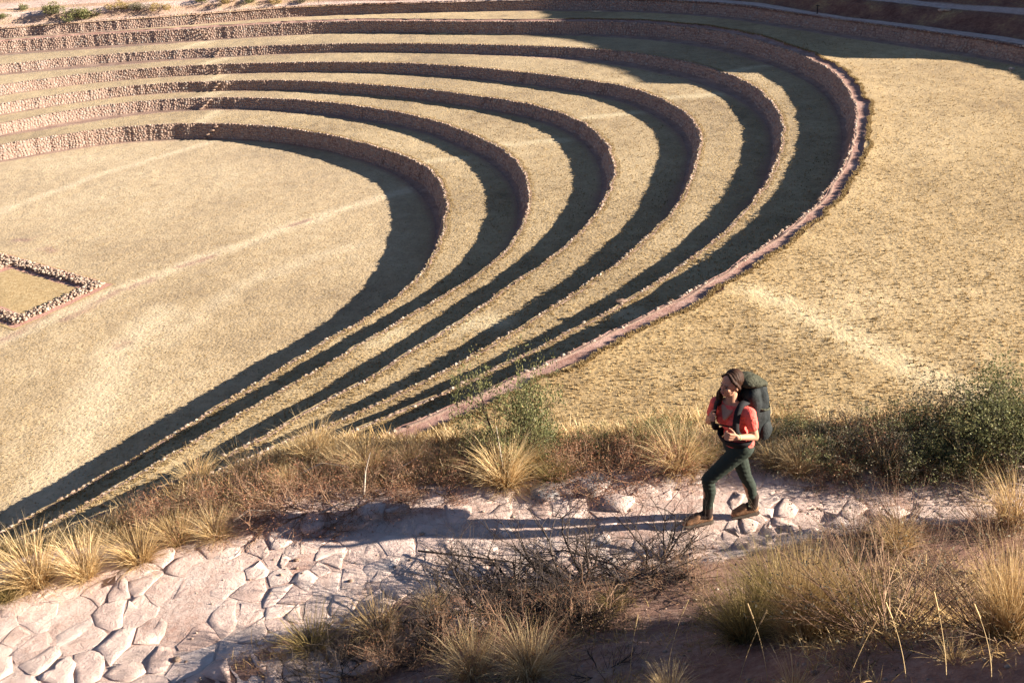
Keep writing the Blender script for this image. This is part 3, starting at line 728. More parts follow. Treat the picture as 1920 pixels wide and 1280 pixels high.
pn = b.bump(pit, .3, .012, pn)
pn = b.bump(b.noise(8.5, 8, .75, dist=.8), .8, .045, pn)
pn = b.bump(b.vor(7, 'F1', out='Distance'), .35, .03, pn)
M['paving_stone'] = b.done(bc, .92, pn, .1)
rs = np.random.RandomState(77)
seeds = []
xx = -6.2
while xx < 5.6:
    cw = rs.uniform(.19, .34) if xx < 0 else rs.uniform(.17, .28)
    yu_ = float(np.interp(xx, UPX, UPY)); yl_ = float(np.interp(xx, LOX, LOY)) - .35
    rows = max(3, int((yu_ - yl_) / (cw * .82))); 
    for j in range(rows):
        yy = yl_ + (j + .5) * (yu_ - yl_) / rows
        seeds.append((xx + rs.uniform(-.15, .15) + (.5 * cw if j % 2 else 0), yy + rs.uniform(-.13, .13)))
    xx += cw * 1.08
seeds = np.array(seeds)
def clip_poly(poly, nx, ny, c):
    out = []
    for i in range(len(poly)):
        p, q = poly[i], poly[(i + 1) % len(poly)]
        dp_, dq = p[0] * nx + p[1] * ny - c, q[0] * nx + q[1] * ny - c
        if dp_ <= 0: out.append(p)
        if (dp_ < 0) != (dq < 0) and dp_ != dq:
            t_ = dp_ / (dp_ - dq); out.append((p[0] + (q[0] - p[0]) * t_, p[1] + (q[1] - p[1]) * t_))
    return out
path_root = link('stone_path', None, kind='structure')
def slab(poly, thick, tone, lift, tilt, seed, name='paving_stone', parent=None, sub=2, rough=.02, base=None):
    """a stone slab: outline roughened, top broken by an inner ring and centre, sunk into the ground"""
    rs_ = np.random.RandomState(seed)
    c = np.mean(poly, axis=0); pts = []
    for i in range(len(poly)):
        a_, b_ = np.array(poly[i]), np.array(poly[(i + 1) % len(poly)])
        L_ = np.linalg.norm(b_ - a_); m = max(1, int(L_ / .12))
        for q in range(m):
            pts.append(a_ + (b_ - a_) * q / m)
    pts = np.array(pts)
    if len(pts) > 14: pts = pts[np.linspace(0, len(pts) - 1, 14).astype(int)]
    k = np.roll(pts, 1, 0) * .06 + pts * .88 + np.roll(pts, -1, 0) * .06
    k = k + rs_.uniform(-.028, .028, k.shape); n_ = len(k)
    d_ = k - c
    def gz(p):
        return (base if base is not None else 0) + (fg(p[:, 0], p[:, 1]) if base is None else 0)
    z0 = gz(k)
    tl = d_[:, 0] * tilt[0] + d_[:, 1] * tilt[1]
    r0 = np.c_[k, z0 - .06]
    r1 = np.c_[c + d_ * .99, z0 + lift * .55 + tl]
    r2 = np.c_[c + d_ * .95, z0 + lift + tl * .9 + rs_.uniform(-rough, rough, n_) * .6]
    r3 = np.c_[c + d_ * .5 + rs_.uniform(-.01, .01, k.shape), z0 + lift * 1.1 + tl * .5 + rs_.uniform(-rough, rough * 1.6, n_)]
    cc = np.array([[c[0], c[1], float(np.mean(z0)) + lift * 1.1 + rs_.uniform(-rough, rough)]])
    V = np.concatenate([r0, r1, r2, r3, cc])
    org = np.array([c[0], c[1], float(np.mean(z0))]); V = V - org
    q = []
    for L_ in range(3):
        for i in range(n_):
            j = (i + 1) % n_
            q.append((L_ * n_ + i, L_ * n_ + j, (L_ + 1) * n_ + j, (L_ + 1) * n_ + i))
    tr = [(3 * n_ + i, 3 * n_ + (i + 1) % n_, 4 * n_) for i in range(n_)]
    me = npmesh(name, V, [np.array(q), np.array(tr)], M['paving_stone'], False, np.full(len(V), tone))
    return link(name, me, parent, org)
npav = 0
for i, (sx, sy) in enumerate(seeds):
    poly = [(sx - .6, sy - .6), (sx + .6, sy - .6), (sx + .6, sy + .6), (sx - .6, sy + .6)]
    dd2 = np.hypot(seeds[:, 0] - sx, seeds[:, 1] - sy)
    for j in np.argsort(dd2)[1:14]:
        ox, oy = seeds[j]; nx, ny = ox - sx, oy - sy; L_ = math.hypot(nx, ny); nx /= L_; ny /= L_
        poly = clip_poly(poly, nx, ny, (sx + ox) / 2 * nx + (sy + oy) / 2 * ny - rs.uniform(-.002, .006))
        if len(poly) < 3: break
    if len(poly) < 3: continue
    yu_ = float(np.interp(sx, UPX, UPY)); yl_ = float(np.interp(sx, LOX, LOY))
    if sy > yu_ + .15 or sy < yl_ - (.4 if sx < -.6 else .08): continue
    if rs.rand() < .09: continue                      # worn away, dust only
    slab(poly, .1, float(rs.beta(2, 2)) * .85, float(rs.choice([.0015, .004, .007, .011], p=[.34, .34, .24, .08])), (rs.uniform(-.014, .014), rs.uniform(-.014, .014)), i, parent=path_root, rough=.005)
    npav += 1
# thicker blocks lying along the outer edge of the path
EDGE = [(700, 968, .23, .10, 'pale'), (741, 963, .19, .08, 'pale'), (668, 985, .20, .04, 'pale'), (1022, 925, .24, .05, 'grey'), (1066, 921, .22, .05, 'grey'), (1108, 915, .27, .07, 'grey'), (1150, 945, .27, .04, 'grey'), (1268, 888, .13, .02, 'pale'), (584, 992, .16, .05, 'dark')]
for i, (px, py, s, h, kd) in enumerate(EDGE):
    p = at(px, py); rs_ = np.random.RandomState(500 + i); n_ = rs_.randint(5, 7); a0 = rs_.uniform(0, 6.28)
    poly = [(p.x + s * .78 * rs_.uniform(.85, 1.15) * math.cos(a0 + q * 2 * math.pi / n_), p.y + s * .62 * rs_.uniform(.85, 1.15) * math.sin(a0 + q * 2 * math.pi / n_)) for q in range(n_)]
    o = slab(poly, .2, {'pale': .8, 'grey': 1.0, 'dark': .3}[kd], h, (rs_.uniform(-.1, .1), rs_.uniform(-.15, .05)), 900 + i, 'edge_stone', path_root, rough=.02)
print('paving stones', npav)
# loose pebbles on the bank
rs = np.random.RandomState(21)
n = 1600; px_ = rs.uniform(-3, 4.6, n); py_ = rs.uniform(3.0, 8.3, n); pz_ = fg(px_, py_)
yl_ = np.interp(px_, LOX, LOY); keepm = (py_ < yl_ + .4) | (rs.rand(n) < .35)
Vs = []; Fs = []; Ts = []; off = 0
for a_, b_, c_ in zip(px_[keepm], py_[keepm], pz_[keepm]):
    mi = rs.randint(12); s = float(np.clip(rs.lognormal(-4.0, .55), .008, .07)); v = base_v[mi] * s + np.array([a_, b_, c_ + s * .15])
    Vs.append(v); Fs.append(base_f[mi] + off); off += len(v); Ts.append(np.full(len(v), rs.beta(2, 1.5)))
o = link('pebbles', npmesh('pebbles', np.concatenate(Vs), np.concatenate(Fs), M['coping_stone'], False, np.concatenate(Ts))); o['kind'] = 'stuff'


# ------------------------------------------------------------------ plants
M['straw'] = blades_mat('straw', [(0, (0.171, 0.097, 0.046)), (0.3, (0.365, 0.228, 0.097)), (0.6, (0.616, 0.433, 0.205)), (1, (0.798, 0.638, 0.399))], .3)
M['olive_blade'] = blades_mat('olive_blade', [(0, (0.096, 0.07, 0.034)), (0.35, (0.228, 0.174, 0.066)), (0.7, (0.456, 0.336, 0.138)), (1, (0.696, 0.54, 0.276))], .3)
M['leaf'] = blades_mat('leaf', [(0, (0.065, 0.073, 0.034)), (0.4, (0.137, 0.146, 0.062)), (0.75, (0.247, 0.234, 0.104)), (1, (0.442, 0.351, 0.169))], .25, .5)
M['grey_leaf'] = blades_mat('grey_leaf', [(0, (0.072, 0.066, 0.046)), (0.4, (0.156, 0.144, 0.096)), (0.75, (0.276, 0.24, 0.156)), (1, (0.432, 0.336, 0.216))], .2, .5)
M['rust_leaf'] = blades_mat('rust_leaf', [(0, (.13, .05, .03)), (.5, (.30, .13, .075)), (1, (.50, .28, .16))], .2, .6)
def bark(name, stops):
    b = NB(name)
    col = b.mix(.7, b.ramp(b.attr('tone'), stops), b.ramp(b.noise(60, 4, .7), [(.3, .6), (.7, 1.2)]), 'MULTIPLY')
    return b.done(col, .85, None, .15)
M['grey_twig'] = bark('grey_twig', [(0, (.035, .026, .022)), (.5, (.08, .06, .05)), (1, (.19, .15, .12))])
M['brown_twig'] = bark('brown_twig', [(0, (.13, .07, .045)), (.5, (.30, .185, .12)), (1, (.50, .37, .25))])
M['pale_branch'] = bark('pale_branch', [(0, (.32, .25, .19)), (.5, (.46, .38, .30)), (1, (.60, .52, .43))])

def blade_arrays(n, rb, length, lv, lean, droop, width, rs, tone, seg=4, side=0.0):
    """arching grass blades; returns V (n*(2*seg+1),3), faces, tone"""
    a = rs.uniform(0, 2 * math.pi, n); rr_ = rb * np.sqrt(rs.rand(n))
    b0 = np.stack([np.cos(a) * rr_, np.sin(a) * rr_, np.zeros(n) - .03], 1)
    az = a + rs.normal(0, .7, n); tilt = np.abs(rs.normal(0, 1, n)) * lean + rr_ / max(rb, 1e-3) * lean * .5
    tilt = np.minimum(tilt, 1.25)
    L_ = length * np.clip(rs.normal(1 - lv * .4, lv * .5, n), .25, 1.15)
    dp_ = droop * rs.uniform(.3, 1.6, n)
    P = [b0]; pos_ = b0.copy(); t_ = tilt.copy()
    for s in range(seg):
        stp = L_ / seg
        d = np.stack([np.cos(az) * np.sin(t_) + side, np.sin(az) * np.sin(t_), np.cos(t_)], 1)
        pos_ = pos_ + d * stp[:, None]; P.append(pos_.copy()); t_ = np.minimum(t_ + dp_ * (s + 1) / seg, 2.3); az = az + rs.normal(0, .07, n)
    P = np.stack(P, 1)                        # n, seg+1, 3
    pa = rs.uniform(0, math.pi, n); perp = np.stack([np.cos(pa), np.sin(pa), 0 * pa], 1)
    wv = width * rs.uniform(.6, 1.4, n)
    V = []
    for s in range(seg):
        ww = wv * (1 - .75 * s / seg)
        V += [P[:, s] - perp * ww[:, None] / 2, P[:, s] + perp * ww[:, None] / 2]
    V.append(P[:, seg]); V = np.stack(V, 1); m = 2 * seg + 1
    base = np.arange(n)[:, None] * m; Q = []
    for s in range(seg - 1):
        Q.append(base + np.array([2 * s, 2 * s + 1, 2 * s + 3, 2 * s + 2]))
    Tt = base + np.array([2 * seg - 2, 2 * seg - 1, 2 * seg])
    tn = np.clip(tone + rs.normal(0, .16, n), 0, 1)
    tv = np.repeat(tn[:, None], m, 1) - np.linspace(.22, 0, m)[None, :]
    return V.reshape(-1, 3), np.concatenate(Q), Tt, np.clip(tv, 0, 1).ravel()

def merge(parts):
    Vs = []; Q = []; T_ = []; tn = []; off = 0
    for V, q, t_, n_ in parts:
        Vs.append(V); tn.append(n_)
        if len(q): Q.append(q + off)
        if len(t_): T_.append(t_ + off)
        off += len(V)
    F = []
    if Q: F.append(np.concatenate(Q))
    if T_: F.append(np.concatenate(T_))
    return np.concatenate(Vs), F, np.concatenate(tn)

def tussock_meshes(seed, n, lean, droop, tone, mat, width=.0065):
    """unit-height tussock: blades, and a darker collapsed thatch at its foot"""
    rs = np.random.RandomState(seed)
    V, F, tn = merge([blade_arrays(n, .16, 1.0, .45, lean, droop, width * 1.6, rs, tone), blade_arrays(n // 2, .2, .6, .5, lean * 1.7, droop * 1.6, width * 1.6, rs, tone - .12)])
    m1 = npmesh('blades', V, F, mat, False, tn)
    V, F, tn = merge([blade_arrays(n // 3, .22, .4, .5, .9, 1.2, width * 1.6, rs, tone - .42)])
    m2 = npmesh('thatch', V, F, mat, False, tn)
    return m1, m2
TUS = {
 'huge': [tussock_meshes(11, 1300, .26, .26, .60, M['straw'], .0032), tussock_meshes(12, 1300, .32, .26, .54, M['straw'], .0032)],
 'hugeo': [tussock_meshes(13, 1100, .40, .34, .45, M['olive_blade'], .0034), tussock_meshes(14, 1100, .45, .30, .42, M['olive_blade'], .0034)],
 'bright': [tussock_meshes(1, 520, .36, .44, .80, M['straw'], .0055), tussock_meshes(2, 520, .44, .55, .74, M['straw'], .0055)],
 'gold': [tussock_meshes(3, 520, .38, .44, .64, M['straw'], .0055), tussock_meshes(4, 480, .48, .38, .62, M['straw'], .0055)],
 'olive': [tussock_meshes(5, 380, .50, .26, .50, M['olive_blade']), tussock_meshes(6, 380, .42, .36, .42, M['olive_blade'])],
 'thin': [tussock_meshes(7, 130, .30, .20, .75, M['straw']), tussock_meshes(8, 110, .38, .30, .66, M['straw'])],
}
_tc = [0]
def tussock(px, py, h, kind, label, wide=1.0, group=None, rz=None, dz=0):
    _tc[0] += 1; i = _tc[0]; rs = np.random.RandomState(1000 + i)
    p = at(px, py); root = link('grass_tussock', None, None, p + Vector((0, 0, dz)), label=label, category='grass tussock')
    root.rotation_euler = (0, 0, rs.uniform(0, 6.28) if rz is None else rz); root.scale = (h * wide, h * wide, h)
    if group: root['group'] = group
    m1, m2 = TUS[kind][i % len(TUS[kind])]
    link('blades', m1, root); link('thatch', m2, root)
    return root

def tubes(segs, sides=3):
    """segs: rows of x0 y0 z0 x1 y1 z1 r0 r1 tone"""
    S = np.array(segs, float); n = len(S); a = S[:, :3]; b_ = S[:, 3:6]; d = b_ - a
    d /= np.maximum(np.linalg.norm(d, axis=1), 1e-6)[:, None]
    ref = np.where(np.abs(d[:, 2:3]) > .9, np.array([[1., 0, 0]]), np.array([[0, 0, 1.]]))
    u = np.cross(d, ref); u /= np.linalg.norm(u, axis=1)[:, None]; v = np.cross(d, u)
    V = []
    for k in range(sides):
        c_, s_ = math.cos(k * 2 * math.pi / sides), math.sin(k * 2 * math.pi / sides)
        V.append(a + (u * c_ + v * s_) * S[:, 6:7])
    for k in range(sides):
        c_, s_ = math.cos(k * 2 * math.pi / sides), math.sin(k * 2 * math.pi / sides)
        V.append(b_ + (u * c_ + v * s_) * S[:, 7:8])
    V = np.stack(V, 1).reshape(-1, 3); base = np.arange(n)[:, None] * 2 * sides
    Q = [base + np.array([k, (k + 1) % sides, sides + (k + 1) % sides, sides + k]) for k in range(sides)]
    return V, np.concatenate(Q), np.zeros((0, 3), int), np.repeat(S[:, 8], 2 * sides)

def twigs(seed, n0, length, r0, depth, spread, kids, wob, flat=1.0, thorn=0.0, tone=.5, rise=.9, rbase=.06):
    """branching twigs from a common foot; returns segments and tip points"""
    rs = random.Random(seed); segs = []; tips = []
    def grow(p, d, L_, r, lv):
        ns = max(2, int(4 - lv * .6)); tn = min(1, max(0, tone + rs.gauss(0, .18)))
        for s in range(ns):
            d = (d + Vector((rs.gauss(0, wob), rs.gauss(0, wob), rs.gauss(0, wob) * flat))).normalized()
            q = p + d * (L_ / ns); r2 = r * (1 - .5 / ns)
            if q.z < -.02: q.z = -.02 + rs.random() * .03; d.z = abs(d.z) * .5
            segs.append((*p, *q, r, r2, tn)); p = q; r = r2
            if thorn and rs.random() < thorn:
                t_ = Vector((rs.gauss(0, 1), rs.gauss(0, 1), rs.gauss(0, 1))).normalized() * rs.uniform(.02, .05)
                segs.append((*p, *(p + t_), r * .5, .0006, tn))
            if lv < depth and s > 0 or (lv == 0 and lv < depth):
                for _ in range(kids if rs.random() < .75 else kids - 1):
                    dd_ = (d + Vector((rs.gauss(0, spread), rs.gauss(0, spread), rs.gauss(0, spread) * flat))).normalized()
                    grow(p, dd_, L_ * rs.uniform(.45, .75), r * .6, lv + 1)
        tips.append(p.copy())
    for i in range(n0):
        a = rs.uniform(0, 6.283); t_ = abs(rs.gauss(0, 1)) * (1.2 - rise) + .15
        d = Vector((math.cos(a) * math.sin(t_ + .3), math.sin(a) * math.sin(t_ + .3), math.cos(t_ + .3) * flat))
        grow(Vector((math.cos(a) * rbase * rs.random(), math.sin(a) * rbase * rs.random(), 0)), d.normalized(), length * rs.uniform(.6, 1), r0, 0)
    return segs, tips

def leaves(tips, per, size, spreadr, seed, tone):
    rs = np.random.RandomState(seed); T_ = np.array([t[:] for t in tips]); n = len(T_) * per
    c = np.repeat(T_, per, 0) + rs.normal(0, spreadr, (n, 3)); c[:, 2] = np.maximum(c[:, 2], .01)
    d = rs.normal(0, 1, (n, 3)); d[:, 2] = np.abs(d[:, 2]) * .8; d /= np.linalg.norm(d, axis=1)[:, None]
    e = np.cross(d, rs.normal(0, 1, (n, 3))); e /= np.linalg.norm(e, axis=1)[:, None]
    L_ = (size * rs.uniform(.6, 1.4, n))[:, None]
    V = np.stack([c, c + d * L_ * .5 + e * L_ * .22, c + d * L_, c + d * L_ * .5 - e * L_ * .22], 1).reshape(-1, 3)
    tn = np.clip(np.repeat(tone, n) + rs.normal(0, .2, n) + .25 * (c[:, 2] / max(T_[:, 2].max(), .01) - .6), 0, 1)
    return V, (np.arange(n)[:, None] * 4 + np.arange(4)), np.zeros((0, 3), int), np.repeat(tn, 4)

def kind_meshes(seed, kind):
    if kind == 'thorn':           # bare, thorny, sprawling grey twigs
        s, t_ = twigs(seed, 15, .66, .014, 3, .7, 2, .2, .5, .6, .25, .25, .25)
        return [('branches', npmesh('branches', *_m([tubes(s)], M['grey_twig'])))]
    if kind == 'heap':            # tangled low heap of brown dead twigs
        s, t_ = twigs(seed, 22, .5, .0095, 3, .7, 2, .25, .6, .1, .45, .42, .34)
        return [('branches', npmesh('branches', *_m([tubes(s)], M['brown_twig']))), ('leaves', npmesh('leaves', *_m([leaves(t_, 1, .018, .03, seed, .5)], M['rust_leaf'])))]
    if kind == 'red':
        s, t_ = twigs(seed, 20, .5, .0095, 3, .65, 2, .22, .65, .1, .5, .45, .34)
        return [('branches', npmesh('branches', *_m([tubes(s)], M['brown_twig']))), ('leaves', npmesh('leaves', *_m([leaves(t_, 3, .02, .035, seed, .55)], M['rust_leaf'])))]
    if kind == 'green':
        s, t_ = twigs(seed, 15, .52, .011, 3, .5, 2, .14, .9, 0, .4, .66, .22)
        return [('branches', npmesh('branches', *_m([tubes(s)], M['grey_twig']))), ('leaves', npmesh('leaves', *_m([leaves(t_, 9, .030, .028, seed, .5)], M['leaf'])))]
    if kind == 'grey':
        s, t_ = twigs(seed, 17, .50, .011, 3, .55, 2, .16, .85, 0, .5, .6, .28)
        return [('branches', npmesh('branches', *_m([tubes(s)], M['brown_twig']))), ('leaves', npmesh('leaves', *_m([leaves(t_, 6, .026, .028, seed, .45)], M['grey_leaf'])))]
    if kind == 'seed':            # fine upright stems with small dark seed heads
        s, t_ = twigs(seed, 95, .80, .0050, 2, .26, 1, .08, 1.0, 0, .42, .66, .24)
        return [('branches', npmesh('branches', *_m([tubes(s)], M['brown_twig']))), ('seed_heads#', npmesh('seed_heads', *_m([leaves(t_, 2, .022, .006, seed, .15)], M['grey_leaf'])))]
def _m(parts, mat):
    V, F, tn = merge(parts); return V, F, mat, False, tn
SHR = {k: [kind_meshes(s, k) for s in (3, 8)] for k in ('thorn', 'heap', 'red', 'green', 'grey', 'seed')}
_sc = [0]
def shrub(px, py, s, kind, label, zs=1.0, name='shrub', cat='shrub', pos=None, rz=None):
    _sc[0] += 1; i = _sc[0]; rs = np.random.RandomState(2000 + i)
    p = at(px, py) if pos is None else pos
    if cat == 'bush' and px > 1400:
        p.y += .35 * s; p.z = float(fg(p.x, p.y))
    root = link(name, None, None, p, label=label, category=cat)
    root.rotation_euler = (0, 0, rs.uniform(0, 6.28) if rz is None else rz); root.scale = (s, s, s * zs)
    for nm, me in SHR[kind][i % 2]:
        o = link(nm.strip('#'), me, root)
        if nm == 'seed_heads#': o['kind'] = 'stuff'
    return root

# -- above the path, left to right
tussock(70, 1092, .66, 'bright', 'large bright straw tussock nearest the left edge, just above the path', 1.0)
tussock(160, 1080, .52, 'bright', 'bright straw tussock leaning beside the largest one at the far left of the path', 1.0)
tussock(262, 1050, .42, 'gold', 'spiky yellow green tussock spreading low over the upper path edge at left', 1.25)
tussock(335, 1018, .40, 'gold', 'golden tussock third along the upper path edge, right of the spiky yellow one', 1.1)
tussock(405, 1008, .38, 'bright', 'small pale tussock ending the left row above the path', 1.1)
tussock(15, 1120, .30, 'olive', 'low dark olive tussock cut by the left edge of the photo', 1.1)
tussock(250, 975, .36, 'thin', 'thin wispy grass clump standing against the dark terrace shadows at left')
tussock(120, 1010, .32, 'thin', 'sparse tall grass stems sticking up over the lowest terrace shadow at far left')
tussock(372, 910, .52, 'bright', 'upright pale grass clump alone among reddish scrub, left of centre')
tussock(455, 890, .42, 'thin', 'sparse straw stems crossing the terrace shadow left of centre')
tussock(590, 862, .58, 'bright', 'fluffy cream tussock at the top of the scrub slope, left of the dead branches')
tussock(640, 880, .42, 'bright', 'small golden tussock between two cream ones on the scrub slope')
tussock(690, 890, .56, 'bright', 'round cream tussock directly above the two pale edge blocks')
tussock(775, 880, .42, 'gold', 'low golden tussock at the middle of the slope above the path')
tussock(840, 893, .32, 'olive', 'small olive tussock just left of the big cream one at centre')
tussock(948, 905, .62, 'bright', 'big cream tussock at centre, left of the grey stone slabs', 1.15)
tussock(985, 880, .46, 'gold', 'golden tussock tucked behind the big cream one at centre')
tussock(1040, 905, .30, 'olive', 'dark short tussock right behind the grey stone slabs', 1.3)
tussock(1125, 850, .34, 'thin', 'thin yellow grass clump at the foot of the small green bush, centre right')
tussock(1205, 850, .38, 'gold', 'slim golden clump left of the large tussock near the hiker')
tussock(1272, 882, .58, 'bright', 'large shaggy straw tussock just left of the walking hiker', 1.1)
tussock(1318, 872, .34, 'olive', 'dark olive clump between the large straw tussock and the hiker')
tussock(1452, 880, .36, 'gold', 'golden clump directly below the backpack, behind the hiker')
tussock(1498, 888, .42, 'bright', 'upright pale tussock right of the backpack at the foot of the green scrub')
tussock(1585, 892, .32, 'gold', 'small golden tussock in front of the green scrub, right of the upright pale one')
tussock(1690, 892, .34, 'bright', 'small pale tussock in front of the middle of the green scrub')
tussock(1765, 898, .26, 'thin', 'wisp of straw at the path edge, right side, below the green scrub')
tussock(1902, 985, .55, 'gold', 'golden tussock on the bank cut by the right edge, level with the path', 1.1)
tussock(900, 835, .34, 'thin', 'wispy grass at the foot of the tall sparse green bush')
tussock(540, 915, .30, 'gold', 'low golden tuft deep among the brown scrub at left of centre')
# -- scrub above the path
shrub(330, 985, .75, 'red', 'reddish leafless scrub behind the golden tussocks at left', .8)
shrub(430, 955, .85, 'heap', 'wide tangle of brown dead scrub above the left part of the path', .75)
shrub(500, 965, .80, 'heap', 'low brown twig tangle beside the pale fallen branch', .75)
shrub(575, 955, .85, 'red', 'rust tinted twig tangle sloping down to the path, left of the pale blocks', .75)
shrub(655, 940, .80, 'heap', 'brown twig tangle right above the two pale edge blocks', .75)
shrub(735, 925, .80, 'heap', 'dry brown scrub between the pale blocks and the big cream tussock', .75)
shrub(815, 912, .70, 'red', 'rust tinted low scrub left of the big cream tussock', .7)
shrub(880, 890, .60, 'heap', 'small brown scrub right under the tall sparse green bush', .8)
shrub(1110, 893, .80, 'red', 'red brown leafless bush behind the grey slabs, its left half', .8)
shrub(1180, 885, .85, 'red', 'red brown leafless bush left of the hiker, its thicker right half', .85)
shrub(1350, 868, .60, 'heap', 'dark brown scrub directly behind the hiker')
shrub(250, 1005, .55, 'heap', 'thin brown scrub between the left tussocks and the terrace shadows')
shrub(958, 862, .72, 'green', 'tall sparse olive green bush rising above the slope at centre', 2.1, 'green_bush', 'bush')
shrub(908, 850, .46, 'green', 'smaller green bush leaning out left of the tall sparse one', .9, 'green_bush', 'bush')
shrub(1003, 865, .50, 'green', 'bushy green growth at the right foot of the tall sparse bush', .8, 'green_bush', 'bush')
shrub(1112, 840, .36, 'green', 'tiny green bush standing against the pale field, left of the larger one', .9, 'green_bush', 'bush')
shrub(1240, 840, .48, 'green', 'yellowish green bush behind the large straw tussock left of the hiker', 1.0, 'green_bush', 'bush')
for args in [(1500, 872, .62, 'grey', 'grey green bush right of the backpack, first of the long scrub', .8), (1548, 880, .62, 'green', 'olive bush second in the long scrub right of the backpack', .8),
             (1590, 884, .80, 'red', 'rust topped bush third in the long scrub', 1.0), (1640, 886, .78, 'grey', 'grey brown bush fourth in the long scrub, behind a small pale tussock', .8),
             (1693, 888, .60, 'green', 'green bush fifth in the long scrub, above the middle pale tussock', .8), (1742, 890, .74, 'grey', 'grey bare topped bush sixth in the long scrub', .8),
             (1782, 892, .84, 'green', 'bright green leafy bush seventh in the scrub, nearly touching the path', .85), (1830, 890, .78, 'green', 'full green bush eighth in the scrub, before the tall ones at the edge', .9),
             (1872, 880, 1.0, 'grey', 'tall grey green bush next to the right edge', 1.05), (1918, 880, .92, 'green', 'tallest dark green bush cut by the right edge', 1.15),
             (1960, 890, 1.0, 'green', 'bush mostly outside the right edge, only its fringe showing', 1.0)]:
    px, py, s, kd, lab, zs = args
    shrub(px, py, s, kd, lab, zs, 'green_bush', 'bush')
for px, py, s, kd, lab, zs in [(1530, 890, .5, 'heap', 'dry brown scrub at the foot of the first bushes right of the backpack', .8), (1625, 893, .48, 'heap', 'dry brown scrub below the third and fourth bush of the long scrub', .8),
                               (1700, 896, .45, 'heap', 'brown dead twigs below the fifth bush of the long scrub', .8), (1850, 902, .5, 'heap', 'brown dead twigs at the foot of the tall bushes by the right edge', .8)]:
    shrub(px, py, s, kd, lab, zs)
tussock(1540, 880, .45, 'thin', 'sparse straw stems in front of the first bushes of the long scrub')
tussock(1655, 885, .5, 'thin', 'sparse straw stems among the middle bushes of the long scrub')
tussock(1820, 890, .55, 'thin', 'sparse tall straw stems before the tall bushes near the right edge')
shrub(1420, 862, .50, 'grey', 'low grey bush half hidden behind the backpack', .8, 'green_bush', 'bush')
# -- below the path
shrub(985, 1135, 1.0, 'thorn', 'thorny bare branches sprawling over the path at centre', .95, 'thorn_branches', 'dead branches')
shrub(1085, 1110, .95, 'thorn', 'thorny bare branches right of centre, reaching across the pale path', 1.0, 'thorn_branches', 'dead branches')
shrub(905, 1160, .80, 'thorn', 'dark thorny branches above the two bottom straw tussocks', .9, 'thorn_branches', 'dead branches')
shrub(1235, 1060, .70, 'thorn', 'spiny upright branches on the bank in front of the hiker', 1.3, 'thorn_branches', 'dead branches')
shrub(1270, 1100, .60, 'heap', 'dark low scrub in shade beneath the spiny upright branches', .8)
shrub(700, 1265, .62, 'thorn', 'grey thorny scrub at the bottom edge, left of the straw tussocks', .9, 'thorn_branches', 'dead branches')
shrub(800, 1235, .62, 'heap', 'dark scrub in shade between the olive tussocks and the bottom straw tussock')
shrub(620, 1275, .50, 'thorn', 'thin thorny twigs over the path at the bottom, leftmost of the dead scrub', 1.0, 'thorn_branches', 'dead branches')
shrub(960, 1225, .60, 'heap', 'shaded brown scrub behind the two bottom straw tussocks')
shrub(1100, 1180, .60, 'heap', 'shaded scrub on the dark bank at lower centre')
shrub(560, 1250, .45, 'heap', 'small dark scrub at the lower path edge, left of the olive tussock', .7)
shrub(765, 1215, .60, 'thorn', 'grey thorny tangle right behind the taller gold tussock of the pair', 1.0, 'thorn_branches', 'dead branches')
shrub(860, 1215, .62, 'thorn', 'thorny tangle in half shade above the left straw tussock', 1.0, 'thorn_branches', 'dead branches')
shrub(1040, 1170, .62, 'thorn', 'thorny tangle at the foot of the central dead branches', 1.1, 'thorn_branches', 'dead branches')
shrub(1180, 1100, .55, 'thorn', 'thin spiny twigs between the central branches and the upright spiny ones', 1.1, 'thorn_branches', 'dead branches')
shrub(930, 1265, .50, 'heap', 'dark scrub between the two bottom straw tussocks', .8)
shrub(1130, 1265, .34, 'thorn', 'thin dark twigs on the shaded soil at the bottom, right of the two straw tussocks', 1.0, 'thorn_branches', 'dead branches')
shrub(1620, 1262, .30, 'heap', 'low brown scrub at the bottom edge below the dense grey brown bush', .7)
shrub(1350, 1150, .45, 'heap', 'dark low scrub between the bare shaded soil and the biggest tussock', .7)
shrub(1740, 1130, .45, 'thorn', 'bare dark twigs right of the dense grey brown bush', .9, 'thorn_branches', 'dead branches')
shrub(740, 1275, .50, 'heap', 'brown scrub at the bottom edge beneath the gold tussock pair', .8)
tussock(585, 1220, .40, 'olive', 'spiky olive gold tussock at the lower path edge, left one of a pair', 1.25)
tussock(712, 1200, .44, 'gold', 'taller gold tussock at the lower path edge, right one of a pair', 1.0)
tussock(815, 1150, .28, 'bright', 'small whitish upright tuft in front of the thorny branches')
tussock(885, 1270, .46, 'bright', 'straw tussock at the bottom edge, left one of two', .9)
tussock(995, 1265, .44, 'bright', 'straw tussock at the bottom edge, right one of two', 1.1)
tussock(1150, 1140, .22, 'olive', 'tiny olive tuft on the shaded bank below the thorny branches', 1.3)
tussock(1255, 1310, .28, 'bright', 'little pale tussock at the bottom edge below the shaded bare soil')
tussock(1510, 1195, .78, 'huge', 'biggest golden brown tussock on the near bank right of the hiker', .72)
tussock(1450, 1150, .66, 'hugeo', 'dark olive half of the biggest tussock, its left side', .95)
tussock(1400, 1195, .50, 'hugeo', 'spreading dark tussock in shade left of the biggest golden one', 1.2)
tussock(1575, 1180, .60, 'hugeo', 'brownish tussock merging with the right side of the biggest golden one', .9)
shrub(1665, 1195, .84, 'seed', 'dense bush of fine grey brown stems right of the biggest tussock', .95, 'dry_bush', 'dry bush')
shrub(1600, 1140, .55, 'seed', 'fine dry stems behind the biggest tussock, rising to the path', 1.0, 'dry_bush', 'dry bush')
